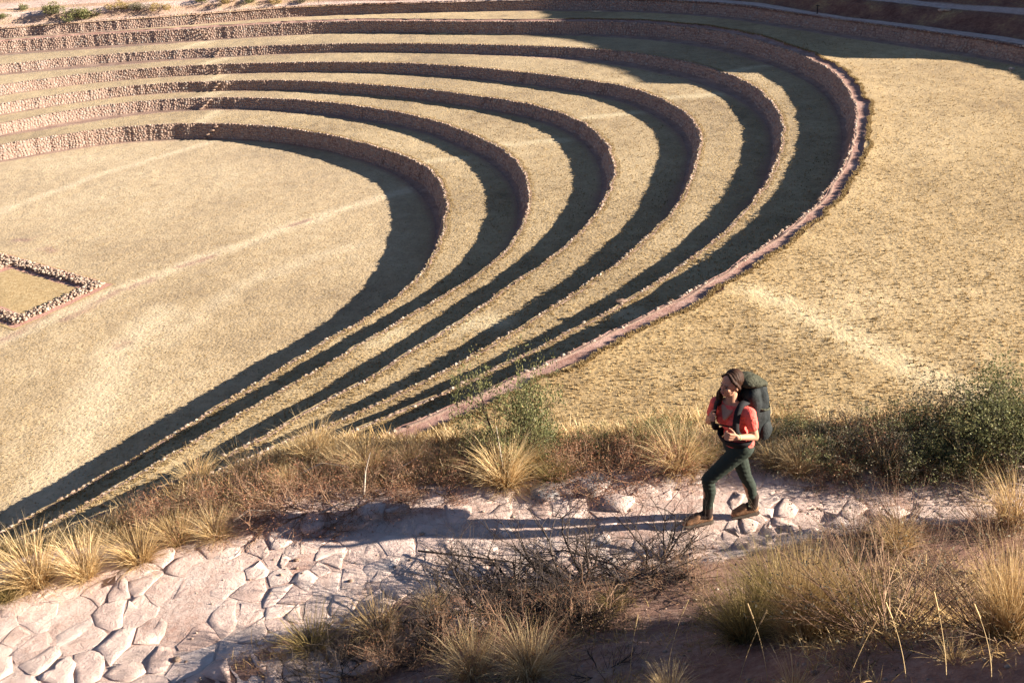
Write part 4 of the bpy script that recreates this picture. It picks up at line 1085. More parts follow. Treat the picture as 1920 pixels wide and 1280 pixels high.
shrub(1690, 1005, .50, 'seed', 'dry bush with dark seed heads standing at the near edge of the path', 1.0, 'dry_bush', 'dry bush')
shrub(1610, 1010, .38, 'seed', 'smaller dry bush with seed heads left of its twin at the path edge', 1.0, 'dry_bush', 'dry bush')
shrub(1860, 1010, .50, 'seed', 'dry bush with dark seed heads near the right edge, level with the path', 1.0, 'dry_bush', 'dry bush')
tussock(1680, 1030, .38, 'gold', 'golden tuft at the foot of the dry bush by the path')
tussock(1895, 1195, .60, 'huge', 'golden tussock on the near bank cut by the right edge', .9)
shrub(1880, 1190, .70, 'seed', 'fine stemmed dry bush cut by the right edge on the near bank', .9, 'dry_bush', 'dry bush')
tussock(1490, 1300, .26, 'thin', 'pale sparse tuft at the bottom edge under the biggest tussock')
tussock(1790, 1240, .16, 'thin', 'flattened dead grass on the bare soil at lower right', 1.8)
tussock(1720, 1140, .2, 'thin', 'flattened pale grass litter right of the dense grey brown bush', 2.0)

# fallen branches
def branch(pts, r, label, mat, twn=8, seed=0):
    rs = random.Random(seed); P = [at(a, b_) + Vector((0, 0, h)) for a, b_, h in pts]; segs = []
    org = P[0].copy()
    for i in range(len(P) - 1):
        n_ = 4
        for q in range(n_):
            a_ = P[i].lerp(P[i + 1], q / n_) - org; b_ = P[i].lerp(P[i + 1], (q + 1) / n_) - org
            tt = (i + q / n_) / (len(P) - 1)
            segs.append((*a_, *b_, r * (1 - .7 * tt), r * (1 - .7 * (tt + .25 / (len(P) - 1))), .6))
    main = link('fallen_branch', npmesh('fallen_branch', *_m([tubes(segs, 5)], mat)), None, org, label=label, category='branch')
    tw = []
    for _ in range(twn if twn > 10 else 1):
        s = rs.choice(segs[2:]); p = Vector(s[3:6]); d = Vector((rs.gauss(0, 1), rs.gauss(0, 1), abs(rs.gauss(0, .7)))).normalized()
        L_ = rs.uniform(.08, .28)
        for q in range(3):
            p2 = p + d * L_ / 3 * 1.02; tw.append((*p, *p2, r * .35 * (1 - q * .25), r * .35 * (.75 - q * .25), .5)); p = p2
            d = (d + Vector((rs.gauss(0, .3), rs.gauss(0, .3), rs.gauss(0, .3)))).normalized()
    if twn > 10: link('side_twigs', npmesh('side_twigs', *_m([tubes(tw)], mat)), main)['kind'] = 'stuff'
branch([(440, 985, .06), (470, 975, .12), (520, 972, .10), (570, 976, .05)], .012, 'pale curved fallen branch lying at the upper path edge, left of the pale blocks', M['pale_branch'], 6, 1)
branch([(600, 972, .06), (640, 962, .12), (680, 958, .06)], .011, 'short pale branch ending beside the pale edge blocks', M['pale_branch'], 4, 2)
branch([(684, 935, .06), (692, 925, .28), (706, 925, .5)], .011, 'pale broken stick standing upright in the brown scrub', M['pale_branch'], 5, 3)
branch([(560, 905, .1), (610, 900, .22), (660, 905, .2)], .009, 'grey arched dead twig over the scrub slope', M['pale_branch'], 8, 4)
branch([(735, 900, .1), (780, 892, .2), (800, 890, .3)], .008, 'pale forked twig rising among the golden tufts at mid slope', M['pale_branch'], 6, 8)
branch([(945, 900, .05), (942, 898, .35), (938, 898, .65)], .010, 'thin upright dead stem in front of the big cream tussock', M['pale_branch'], 2, 5)
branch([(785, 1040, .05), (870, 1058, .1), (980, 1072, .1), (1050, 1090, .06)], .011, 'long dark thorny branch lying across the pale path at centre', M['grey_twig'], 22, 6)
branch([(1200, 1120, .1), (1150, 1085, .16), (1060, 1058, .16), (1010, 1052, .1)], .012, 'dark thorny branch arching over the path below the hiker shadow', M['grey_twig'], 18, 7)
branch([(640, 1240, .05), (700, 1200, .2), (770, 1170, .3)], .009, 'long straight brown stick slanting behind the gold tussock pair', M['brown_twig'], 5, 9)
branch([(1045, 910, .08), (1100, 895, .14), (1150, 893, .1)], .010, 'grey stick lying behind the grey slabs', M['grey_twig'], 4, 10)

# tall single stalks close to the camera
STK = [(1385, 1330, 1205, 1.0, 'tall straw stalk rising from the bottom edge right of the shaded soil'), (1248, 1290, 1110, 1.0, 'tallest thin stalk over the shaded bare soil at lower centre'),
       (1440, 1300, 1170, -1.0, 'stalk crossing in front of the biggest tussock'), (1590, 1300, 1190, .6, 'single straw stalk below the dense grey brown bush'),
       (1700, 1300, 1180, -1.2, 'slanting pale stalk at the lower right'), (1860, 1310, 1150, -1.4, 'leaning stalk near the lower right corner'), (1180, 1290, 1190, .4, 'short stalk left of the tallest one over the shaded soil'), (1775, 1300, 1200, -.8, 'stalk between the two leaning ones at the lower right')]
for i, (px, py, ty, ln, lab) in enumerate(STK):
    rs_ = random.Random(i); p = at(px, min(py, 1278)); H_ = .42 + .1 * rs_.random() if i != 1 else .55; segs = []; q = Vector((0, 0, -.02)); d = Vector((.12 * ln, rs_.gauss(0, .1), 1)).normalized()
    for s in range(7):
        n_ = q + d * H_ / 7; segs.append((*q, *n_, .0026 - .0002 * s, .0024 - .0002 * s, .8)); q = n_; d = (d + Vector((.03 * ln, rs_.gauss(0, .03), 0))).normalized()
    st = link('grass_stalk', npmesh('grass_stalk', *_m([tubes(segs)], M['straw'])), None, p, label=lab, category='grass stalk')
    hd = []
    for s in range(7):
        n_ = q + d * .016; hd.append((*q, *n_, .0045, .0038, .75)); q = n_
    link('seed_head', npmesh('seed_head', *_m([tubes(hd, 4)], M['straw'])), st)

# ground cover: short dry grass and litter between the plants
rs = np.random.RandomState(31)
def cover(name, n, fx, ylo, yhi, lmin, lmax, tone, mat, seed, cut=-.2, lean=.7, nb=9):
    rs = np.random.RandomState(seed); x = rs.uniform(*fx, n); t_ = rs.rand(n); y = ylo(x) * (1 - t_) + yhi(x) * t_
    k = fbm(x, y, 1.0, 3, seed) > cut; x, y = x[k], y[k]; z = fg(x, y); Vb = []
    parts = []
    m = len(x)
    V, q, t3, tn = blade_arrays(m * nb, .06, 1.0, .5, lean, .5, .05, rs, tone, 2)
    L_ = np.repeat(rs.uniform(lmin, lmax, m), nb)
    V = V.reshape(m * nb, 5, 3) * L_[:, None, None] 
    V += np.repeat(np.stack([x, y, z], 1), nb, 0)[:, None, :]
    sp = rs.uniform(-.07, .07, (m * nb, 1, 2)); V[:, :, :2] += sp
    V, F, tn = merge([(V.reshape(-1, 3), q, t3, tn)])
    o = link(name, npmesh(name, V, F, mat, False, tn)); o['kind'] = 'stuff'
yuf = lambda x: np.interp(x, UPX, UPY); ylf = lambda x: np.interp(x, LOX, LOY)
cover('dry_slope_grass', 9000, (-7.5, 7), lambda x: yuf(x) + .10, lambda x: yuf(x) + 2.5, .10, .24, .84, M['straw'], 41, -.35)
cover('olive_slope_grass', 2600, (-7.5, 7), lambda x: yuf(x) + .3, lambda x: yuf(x) + 2.4, .10, .24, .45, M['olive_blade'], 42, -.1)
cover('slope_twigs', 2600, (-4.5, 5), lambda x: yuf(x) + .15, lambda x: yuf(x) + 1.4, .12, .3, .35, M['straw'], 43, 0.0, 1.0)
cover('bank_grass', 3200, (-2.6, 4.8), lambda x: ylf(x) - .05, lambda x: ylf(x) - 3.4, .05, .14, .5, M['straw'], 44, -.05, 1.1)
cover('bank_scrub_litter', 1500, (-2.2, 2.6), lambda x: ylf(x) - .5, lambda x: ylf(x) - 3.0, .06, .17, .35, M['olive_blade'], 46, .05, 1.2)
cover('bank_dead_grass', 2600, (-1.8, 4.4), lambda x: ylf(x) - 1.6, lambda x: ylf(x) - 3.9, .04, .13, .5, M['straw'], 47, -.02, 1.3)
cover('bank_litter', 1500, (1.6, 4.8), lambda x: ylf(x) - .9, lambda x: ylf(x) - 2.8, .08, .2, .6, M['straw'], 45, .0, 1.3)

# ---- shrubs and small things far beyond the outermost wall
FAR = [(100, 27, 2.6, 'dark', 'dark round bush at the top left, left one of the big pair'), (152, 36, 3.0, 'dark', 'largest dark bush at the top left, right one of the big pair'),
       (44, 20, 1.4, 'dark', 'small dark bush left of the big pair at the top left'), (5, 36, 1.4, 'dark', 'bush cut by the left edge at the top left corner'),
       (225, 18, 1.8, 'dry', 'brownish bush right of the big pair on the pale bank'), (262, 20, 2.0, 'dry', 'tawny bush in the middle of the row above the outermost wall'), (300, 20, 1.9, 'dry', 'last tawny bush of the row, left of the step stones'),
       (375, 5, 1.8, 'dark', 'bush at the top edge above the step stones'), (425, 6, 1.8, 'dry', 'dry bush at the top edge right of the step stones'), (475, 4, 1.6, 'dark', 'dark bush at the top edge, right part of the upper row'), (520, 7, 1.5, 'dry', 'dry grass bush at the top edge beside the slim post'), (570, 5, 1.4, 'dry', 'low dry bush at the top edge just left of the slim post')]
def far_bush(seed, mat):
    rs = np.random.RandomState(seed); n = 900
    L_ = [rs.normal(0, 1, 3) for _ in range(n)]; P_ = np.array(L_); P_ /= np.linalg.norm(P_, axis=1)[:, None]
    lob = rs.normal(0, .45, (7, 3)); lob[:, 2] = np.abs(lob[:, 2]) * .5 + .35
    c = lob[rs.randint(0, 7, n)] + P_ * (.42 * rs.uniform(.5, 1, n) ** .4)[:, None]; c[:, 2] = np.maximum(c[:, 2], .02)
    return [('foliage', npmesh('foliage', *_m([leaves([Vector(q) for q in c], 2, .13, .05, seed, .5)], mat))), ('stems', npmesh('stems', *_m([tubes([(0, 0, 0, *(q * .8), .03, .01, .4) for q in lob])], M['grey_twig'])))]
FB = {'dark': [far_bush(1, M['leaf']), far_bush(2, M['leaf'])], 'dry': [far_bush(3, M['olive_blade']), far_bush(4, M['grey_leaf'])]}
for i, (px, py, s, kd, lab) in enumerate(FAR):
    p = outer_at(px, py); root = link('far_bush', None, None, p, label=lab, category='bush'); root.scale = (s, s, s * .75); root.rotation_euler = (0, 0, i * 1.3)
    for nm, me in FB[kd][i % 2]: link(nm, me, root)
def post(px, py, h, wdt, label):
    p = outer_at(px, py); segs = [(0, 0, -.2, 0, 0, h, wdt, wdt * .9, .2)]
    o = link('wooden_post', npmesh('wooden_post', *_m([tubes(segs, 6)], M['grey_twig'])), None, p, label=label, category='post')
    link('cross_board', npmesh('cross_board', *_m([tubes([(-.32, 0, h * .93, .32, 0, h * .9, .07, .07, .2)], 4)], M['grey_twig'])), o)
post(1532, 27, 1.5, .11, 'short dark wooden post on the shaded path above the outermost wall, top right')
post(598, 8, 1.2, .06, 'slim post at the top edge above the pale path, left of centre')
for i, (px, py, s, lab) in enumerate([(1766, 21, .95, 'white boulder on the upper path at the top right, left one of two'), (1777, 21, .8, 'white boulder on the upper path at the top right, right one of two')]):
    p = outer_at(px, py); m_ = with_tone(ico(2, 40 + i, (1.3, 1, .6), .12), 1.0, M['coping_stone'])
    o = link('boulder', m_, None, p + Vector((0, 0, .15)), label=lab, category='boulder'); o.scale = (s, s, s)
x_, y_ = on_plane(1896, 132, ZL[6]); o = link('boulder', with_tone(ico(2, 44, (1.2, 1, .7), .12), 1.0, M['coping_stone']), None, Vector((x_, y_, ZL[6] + .15)), label='lone pale stone on the shaded turf below the outermost wall, right edge', category='boulder'); o.scale = (.7, .7, .7)
x_, y_ = on_plane(1164, 566, ZL[5]); o = link('boulder', with_tone(ico(1, 45, (1.4, .9, .35), .12), 0.15, M['coping_stone']), None, Vector((x_, y_, ZL[5] + .1)), label='flat reddish stone lying at the rim of the fifth wall near its straight part', category='boulder'); o.scale = (.8, .8, .8)


# ------------------------------------------------------------------ the hiker
HP = Vector((1.805, 7.31, 0)); HP.z = float(path_z(1.805)) + .02
def cap(bm, a, b_, r0, r1, seg=14):
    """tapered capsule from a to b"""
    a = Vector(a); b_ = Vector(b_); d = b_ - a; L_ = d.length; d.normalize(); q = d.to_track_quat('Z', 'Y').to_matrix().to_4x4()
    rings = []
    for k in range(1, 5):
        t = -math.pi / 2 + k * math.pi / 2 / 5; rings.append((r0 * math.sin(t), r0 * math.cos(t)))
    rings.append((0, r0)); rings.append((L_, r1))
    for k in range(1, 5):
        t = k * math.pi / 2 / 5; rings.append((L_ + r1 * math.sin(t), r1 * math.cos(t)))
    mt = Matrix.Translation(a) @ q; vs = []
    bot = bm.verts.new(mt @ Vector((0, 0, -r0))); top = bm.verts.new(mt @ Vector((0, 0, L_ + r1)))
    for z, r in rings:
        vs.append([bm.verts.new(mt @ Vector((r * math.cos(i * 2 * math.pi / seg), r * math.sin(i * 2 * math.pi / seg), z))) for i in range(seg)])
    for i in range(seg):
        j = (i + 1) % seg
        bm.faces.new((bot, vs[0][j], vs[0][i])); bm.faces.new((top, vs[-1][i], vs[-1][j]))
        for k in range(len(vs) - 1):
            bm.faces.new((vs[k][i], vs[k][j], vs[k + 1][j], vs[k + 1][i]))
def ell(bm, c, r, fwd=(1, 0, 0), upv=(0, 0, 1)):
    """ellipsoid with half sizes r along (forward, side, up)"""
    f = Vector(fwd).normalized(); u = Vector(upv); u = (u - f * u.dot(f)).normalized(); s = u.cross(f)
    m = Matrix((f * r[0], s * r[1], u * r[2])).transposed().to_4x4()
    bmesh.ops.create_uvsphere(bm, u_segments=18, v_segments=12, radius=1, matrix=Matrix.Translation(Vector(c)) @ m)
def solid(name, build, voxel, mat, parent, smooth_it=3, push=None):
    """join overlapping volumes into one continuous skin"""
    bm = bmesh.new(); build(bm); me = bpy.data.meshes.new(name); bm.to_mesh(me); bm.free()
    tmp = bpy.data.objects.new('tmp', me); C.objects.link(tmp)
    rm = tmp.modifiers.new('r', 'REMESH'); rm.mode = 'VOXEL'; rm.voxel_size = voxel; rm.use_smooth_shade = True
    if smooth_it:
        sm = tmp.modifiers.new('s', 'SMOOTH'); sm.iterations = smooth_it; sm.factor = .5
    dg_ = bpy.context.evaluated_depsgraph_get(); dg_.update()
    out = bpy.data.meshes.new_from_object(tmp.evaluated_get(dg_)); bpy.data.objects.remove(tmp); bpy.data.meshes.remove(me)
    out.name = name
    if push:
        for v in out.vertices:
            v.co = push(v.co.copy())
    out.materials.clear(); out.materials.append(mat)
    for p in out.polygons: p.use_smooth = True
    return link(name, out, parent)
def cloth(name, c, var=.25, scale=9, bs=.5, bd=.02, rough=.85, fine=220, sheen=0.0):
    b = NB(name)
    tc = b.n('ShaderNodeTexCoord').outputs['Object']
    v = b.ramp(b.noise(scale, 4, .6, vec=tc), [(.3, 1 - var), (.7, 1 + var * .4)])
    col = b.mix(1.0, c, v, 'MULTIPLY')
    n_ = b.bump(b.noise(fine, 2, .5, vec=tc), .15, .002)
    n_ = b.bump(b.noise(scale * 2.2, 4, .55, vec=tc, dist=1.2), bs, bd, n_)
    return b.done(col, rough, n_, .12, sheen)
def plain(name, c, rough=.6, spec=.3):
    b = NB(name); return b.done(c, rough, None, spec)
M['skin'] = cloth('skin', (.52, .27, .175), .12, 20, .1, .002, .55, 300)
M['shirt'] = cloth('shirt', (.93, .15, .12), .16, 8, .9, .03)
M['trousers'] = cloth('trousers', (.034, .043, .034), .15, 7, .35, .02)
M['pack_cloth'] = cloth('pack_cloth', (.026, .030, .031), .3, 10, .5, .02, .7)
M['lid_cloth'] = cloth('lid_cloth', (.062, .062, .042), .2, 10, .8, .03, .75)
M['strap'] = cloth('strap', (.022, .022, .024), .2, 14, .3, .01, .8)
M['boot_leather'] = cloth('boot_leather', (.27, .15, .085), .35, 22, .4, .008, .75)
M['boot_dark'] = cloth('boot_dark', (.045, .030, .026), .3, 22, .4, .008, .8)
M['sole'] = plain('sole', (.11, .085, .065), .85)
M['lace'] = plain('lace', (.02, .018, .016), .8)
M['eye'] = plain('eye', (.012, .009, .008), .25, .5)
M['lips'] = plain('lips', (.33, .11, .095), .5)
M['bracelet'] = plain('bracelet', (.30, .48, .22), .6)
b = NB('hair')
tc = b.n('ShaderNodeTexCoord').outputs['Object']
mp = b.n('ShaderNodeMapping'); mp.inputs['Scale'].default_value = (1, 1, .12); b.l(tc, mp.inputs['Vector'])
st_ = b.noise(130, 3, .6, vec=mp.outputs[0])
M['hair'] = b.done(b.ramp(st_, [(.35, (.018, .009, .006)), (.65, (.055, .024, .013))]), .62, b.bump(st_, .6, .006), .15)

person = link('person', None, None, HP, category='person',
              label='woman in a coral red T-shirt and dark green trousers hiking left along the stone path')
person.scale = (.975, .975, .975)
V3 = Vector
# joints, metres from the ground point between the feet (x right, y away from the camera)
FD = V3((-.86, -.50, -.04)).normalized()       # where the face looks
CD = V3((-.72, -.69, 0)).normalized()          # where the chest faces
SD = V3((0, 0, 1)).cross(CD).normalized()      # her left
pel = V3((.135, 0, .845)); wai = V3((.105, 0, .985)); che = V3((.068, .005, 1.135)); nkb = V3((.055, .022, 1.275)); hd = V3((.042, .018, 1.482))
lsh = che + SD * .158 + V3((.012, 0, .105)); rsh = che - SD * .158 + V3((-.012, 0, .10))
lel = V3((.245, -.125, 1.005)); lwr = V3((.060, -.235, 1.085)); rel = V3((-.095, .20, .995)); rwr = V3((-.118, -.005, 1.165))
lhip = V3((.165, -.062, .845)); rhip = V3((.112, .062, .835)); lkn = V3((-.150, -.085, .545)); lan = V3((-.128, -.030, .12)); rkn = V3((.225, .045, .47)); ran = V3((.318, .048, .125))
lto = V3((-.345, -.062, .035)); rto = V3((.135, .040, .03)); lhe = V3((-.105, -.02, .045)); rhe = V3((.345, .05, .06))
def hand(bm, w_, dirv, pal, thumb, curl, s=1.0):
    """palm and five bent fingers; dirv wrist to knuckles, pal palm normal, thumb side"""
    dirv = V3(dirv).normalized(); pal = V3(pal); pal = (pal - dirv * pal.dot(dirv)).normalized(); sd = V3(thumb); sd = (sd - dirv * sd.dot(dirv) - pal * sd.dot(pal)).normalized()
    kn = w_ + dirv * .078 * s
    for q in (-.5, 0, .5):
        cap(bm, w_ + sd * q * .034 * s + dirv * .008, kn + sd * q * .052 * s, .0135 * s, .0125 * s)
    for i, (q, L_) in enumerate(((.031, .070), (.0105, .079), (-.0105, .073), (-.031, .058))):
        p = kn + sd * q * s; d = dirv.copy(); r = .0088 * s
        for j, fr in enumerate((.45, .31, .24)):
            d = (Matrix.Rotation(-curl * (.7 + .25 * j), 3, sd) @ d) if sd.cross(dirv).dot(pal) < 0 else (Matrix.Rotation(curl * (.7 + .25 * j), 3, sd) @ d)
            n_ = p + d * L_ * fr * s; cap(bm, p, n_, r, r * .92, 8); p = n_; r *= .92
    p = w_ + sd * .020 * s + dirv * .022 * s; d = (sd * .75 + dirv * .6 + pal * .25).normalized(); r = .0115 * s
    for L_ in (.034, .028, .024):
        n_ = p + d * L_ * s; cap(bm, p, n_, r, r * .88, 8); p = n_; r *= .9; d = (d + pal * .45 - sd * .25 + dirv * .15).normalized()
side = V3((0, 0, 1)).cross(FD).normalized()
def head(bm):
    ell(bm, hd + V3((0, 0, .022)) - FD * .012, (.094, .074, .095), FD)
    ell(bm, hd + FD * .030 - V3((0, 0, .035)), (.055, .056, .075), FD)
    ell(bm, hd + FD * .062 - V3((0, 0, .083)), (.021, .026, .020), FD)
    cap(bm, hd + FD * .020 + side * .045 - V3((0, 0, .05)), hd + FD * .058 - V3((0, 0, .085)), .019, .016)
    cap(bm, hd + FD * .020 - side * .045 - V3((0, 0, .05)), hd + FD * .058 - V3((0, 0, .085)), .019, .016)
    cap(bm, hd + FD * .084 + V3((0, 0, .008)), hd + FD * .103 - V3((0, 0, .030)), .0085, .0115)
    for s in (-1, 1):
        ell(bm, hd + FD * .092 + side * .010 * s - V3((0, 0, .033)), (.008, .007, .006), FD)
        ell(bm, hd + FD * .066 + side * .034 * s - V3((0, 0, .022)), (.018, .020, .018), FD)
        cap(bm, hd + FD * .084 + side * .014 * s + V3((0, 0, .024)), hd + FD * .072 + side * .046 * s + V3((0, 0, .022)), .0065, .005)
        ell(bm, hd - FD * .006 + side * .076 * s - V3((0, 0, .012)), (.018, .008, .030), FD, (0, 0, 1))
    ell(bm, hd + FD * .086 - V3((0, 0, .056)), (.010, .021, .011), FD)
def body(bm):
    head(bm)
    cap(bm, nkb - V3((0, 0, .03)), hd - V3((0, 0, .06)) - FD * .018, .054, .049)
    # torso
    ell(bm, che + V3((0, 0, .02)), (.089, .134, .155), CD); ell(bm, wai, (.074, .104, .12), CD); ell(bm, pel, (.10, .142, .105), CD)
    cap(bm, lsh, rsh, .052, .052); cap(bm, lsh, nkb + V3((0, 0, .01)), .044, .048); cap(bm, rsh, nkb + V3((0, 0, .01)), .044, .048)
    cap(bm, lsh, lel, .047, .037); cap(bm, lel, lwr, .036, .023); cap(bm, rsh, rel, .045, .036); cap(bm, rel, rwr, .036, .023)
    hand(bm, lwr, (-.96, -.12, .22), (.15, .9, -.1), (.1, -.1, 1), .95)
    hand(bm, rwr, (-.35, -.75, .5), (.7, -.4, .2), (.25, .1, 1), 1.0)
    cap(bm, lhip, lkn, .080, .052); cap(bm, lkn, lan, .050, .034); cap(bm, rhip, rkn, .080, .052); cap(bm, rkn, ran, .050, .034)
    cap(bm, lan, lto, .035, .025); cap(bm, ran, rto, .035, .025)
solid('body', body, .0055, M['skin'], person, 2)
for s in (-1, 1):
    def eyeb(bm, s=s):
        ell(bm, hd + FD * .0800 + side * .029 * s + V3((0, 0, .004)), (.006, .0125, .0048), FD)
    bm = bmesh.new(); eyeb(bm); me = bpy.data.meshes.new('eye'); bm.to_mesh(me); bm.free(); me.materials.append(M['eye']); link('eye', me, person)
    bm = bmesh.new(); cap(bm, hd + FD * .0885 + side * .014 * s + V3((0, 0, .0245)), hd + FD * .077 + side * .046 * s + V3((0, 0, .024)), .0026, .002, 8); me = bpy.data.meshes.new('eyebrow'); bm.to_mesh(me); bm.free(); me.materials.append(M['hair']); link('eyebrow', me, person)
bm = bmesh.new(); ell(bm, hd + FD * .0925 - V3((0, 0, .0555)), (.0075, .0225, .0085), FD); me = bpy.data.meshes.new('lips'); bm.to_mesh(me); bm.free(); me.materials.append(M['lips']); link('lips', me, person)

def hairb(bm):
    ell(bm, hd + V3((0, 0, .034)) - FD * .036, (.094, .084, .098), FD)
    cap(bm, hd - FD * .09 + V3((0, 0, .0)), hd - FD * .075 - V3((0, 0, .09)), .045, .038)
    ell(bm, hd - V3((0, 0, .02)) - FD * .055, (.062, .074, .085), FD)
    # swept sides from the parting, tucked behind the ear
    for s in (-1, 1):
        p = hd + FD * .036 + V3((0, 0, .106)) + side * .010 * s
        for q in (hd + FD * .038 + side * .062 * s + V3((0, 0, .066)), hd + FD * .006 + side * .080 * s + V3((0, 0, .028)), hd - FD * .035 + side * .074 * s - V3((0, 0, .03))):
            cap(bm, p, q, .014, .014); p = q
    # long wavy tail brought forward over her right shoulder
    p = hd - FD * .05 - V3((0, 0, .06)) - side * .03
    for i, q in enumerate((hd - FD * .005 - side * .085 - V3((0, 0, .085)), hd + FD * .045 - side * .085 - V3((0, 0, .125)), hd + FD * .060 - side * .075 - V3((0, 0, .175)), hd + FD * .048 - side * .070 - V3((0, 0, .225)), hd + FD * .055 - side * .068 - V3((0, 0, .262)))):
        cap(bm, p, q, .040 - i * .004, .036 - i * .005); p = q
    for i in range(7):
        a = hd + FD * (.02 + .008 * i) - side * (.095 - .006 * i) - V3((0, 0, .07)); b_ = a + FD * (.03 - .004 * i) - V3((0, 0, .12 + .015 * (i % 3))); cap(bm, a, b_, .011, .005, 8)
def hair_push(v):
    n_ = .0015 * math.sin(v.z * 95 + v.x * 60) + .0015 * math.sin(v.x * 210 + v.y * 160)
    return v + (v - hd).normalized() * n_
solid('hair', hairb, .006, M['hair'], person, 1, hair_push)

def shirtb(bm):
    ell(bm, che + V3((0, 0, .015)), (.098, .144, .158), CD); ell(bm, wai, (.086, .116, .13), CD); ell(bm, pel + V3((0, 0, .045)), (.112, .152, .085), CD)
    for s in (-1, 1):
        ell(bm, che + CD * .070 + SD * .060 * s + V3((0, 0, .005)), (.052, .058, .055), CD)
    cap(bm, lsh, rsh, .060, .060); cap(bm, lsh, lsh.lerp(nkb, .72), .054, .050); cap(bm, rsh, rsh.lerp(nkb, .72), .054, .050)
    cap(bm, lsh, lsh.lerp(lel, .52), .059, .055); cap(bm, rsh, rsh.lerp(rel, .52), .057, .053)
def fold(v, a=.004):
    return v + V3((math.sin(v.z * 70 + v.x * 30), math.sin(v.z * 55 + v.y * 40), 0)) * a * max(0, min(1, (1.2 - v.z) * 4))
sh = solid('shirt', shirtb, .007, M['shirt'], person, 3, fold)
# open the V neck: skin coloured wedge of chest stands just proud of the cloth
def neckv(bm):
    top_ = nkb + CD * .050 - V3((0, 0, .008))
    vee = che + CD * .124 + V3((0, 0, .058)) 
    for t_ in np.linspace(0, 1, 7):
        c_ = top_.lerp(vee, t_); w_ = .058 * (1 - t_) + .004
        cap(bm, c_ + SD * w_ - CD * .012 * (1 - t_), c_ - SD * w_ - CD * .012 * (1 - t_), .0165, .0165, 10)
solid('open_neckline', neckv, .005, M['skin'], person, 2)

def trous(bm):
    ell(bm, pel - V3((0, 0, .015)), (.112, .150, .095), CD)
    ell(bm, pel - CD * .05 - V3((0, 0, .03)), (.085, .13, .09), CD)
    cap(bm, lhip, lhip.lerp(lkn, .5), .092, .078); cap(bm, lhip.lerp(lkn, .5), lkn, .078, .062); cap(bm, rhip, rhip.lerp(rkn, .5), .092, .078); cap(bm, rhip.lerp(rkn, .5), rkn, .078, .060)
    lc = lkn.lerp(lan, .35) + V3((.018, 0, 0)); rc = rkn.lerp(ran, .35) + V3((.022, 0, 0))
    cap(bm, lkn, lc, .060, .058); cap(bm, lc, lan + V3((-.004, 0, .06)), .058, .046); cap(bm, rkn, rc, .058, .056); cap(bm, rc, ran + V3((-.008, 0, .06)), .056, .046)
def tfold(v):
    k = math.exp(-((v.z - .52) / .10) ** 2) + .8 * math.exp(-((v.z - .24) / .05) ** 2) + .5 * math.exp(-((v.z - .78) / .06) ** 2)
    return v + V3((math.sin(v.z * 150 + v.y * 30), math.sin(v.z * 130 + v.x * 40), 0)) * .0022 * k
solid('trousers', trous, .007, M['trousers'], person, 3, tfold)

def boot(an, heel, toe, lab):
    an = V3(an); heel = V3(heel); toe = V3(toe); f = (toe - heel); f.z = 0; f.normalize(); s_ = V3((0, 0, 1)).cross(f)
    bt = None
    def up_(bm):
        cap(bm, heel + V3((0, 0, .022)) + f * .012, toe - f * .02 + V3((0, 0, .018)), .043, .038); cap(bm, heel + f * .02 + V3((0, 0, .035)), an + V3((0, 0, .0)), .044, .044)
        cap(bm, an.lerp(toe, .45) + V3((0, 0, .02)), toe - f * .025 + V3((0, 0, .024)), .040, .036)
    bt = solid('boot', up_, .0055, M['boot_leather'], person, 2)
    def cf(bm):
        cap(bm, an - V3((0, 0, .02)), an + V3((0, 0, .095)), .047, .051); cap(bm, an - V3((0, 0, .01)) + f * .015, an.lerp(toe, .42) + V3((0, 0, .012)), .044, .036)
    solid('ankle_cuff', cf, .0055, M['boot_dark'], bt, 2)
    def sl_(bm):
        for q in (-1, 1):
            cap(bm, heel + s_ * .014 * q - V3((0, 0, .018)) - f * .004, toe + s_ * .016 * q - V3((0, 0, .012)) - f * .012, .034, .033)
    def fl(v):
        return V3((v.x, v.y, max(min(v.z, min(heel.z, toe.z) + .002 + (v - heel).dot(f) / .25 * (toe.z - heel.z)), min(heel.z, toe.z) - .030)))
    solid('sole', sl_, .0055, M['sole'], bt, 1, fl)
    segs = []
    for i in range(5):
        c_ = an.lerp(toe, .12 + .08 * i) + V3((0, 0, .052 - .008 * i)); segs.append((*(c_ + s_ * .022), *(c_ - s_ * .022 + f * .008), .0028, .0028, .5))
    link('laces', npmesh('laces', *_m([tubes(segs, 4)], M['lace'])), bt)
boot(lan, lhe, lto, 'left'); boot(ran, rhe, rto, 'right')
bm = bmesh.new(); d = (lwr - lel).normalized(); c_ = lwr - d * .022
bmesh.ops.create_cone(bm, cap_ends=False, segments=20, radius1=.0275, radius2=.0265, depth=.011, matrix=Matrix.Translation(c_) @ d.to_track_quat('Z', 'Y').to_matrix().to_4x4())
me = bpy.data.meshes.new('bracelet'); bm.to_mesh(me); bm.free(); me.materials.append(M['bracelet']); link('bracelet', me, person)

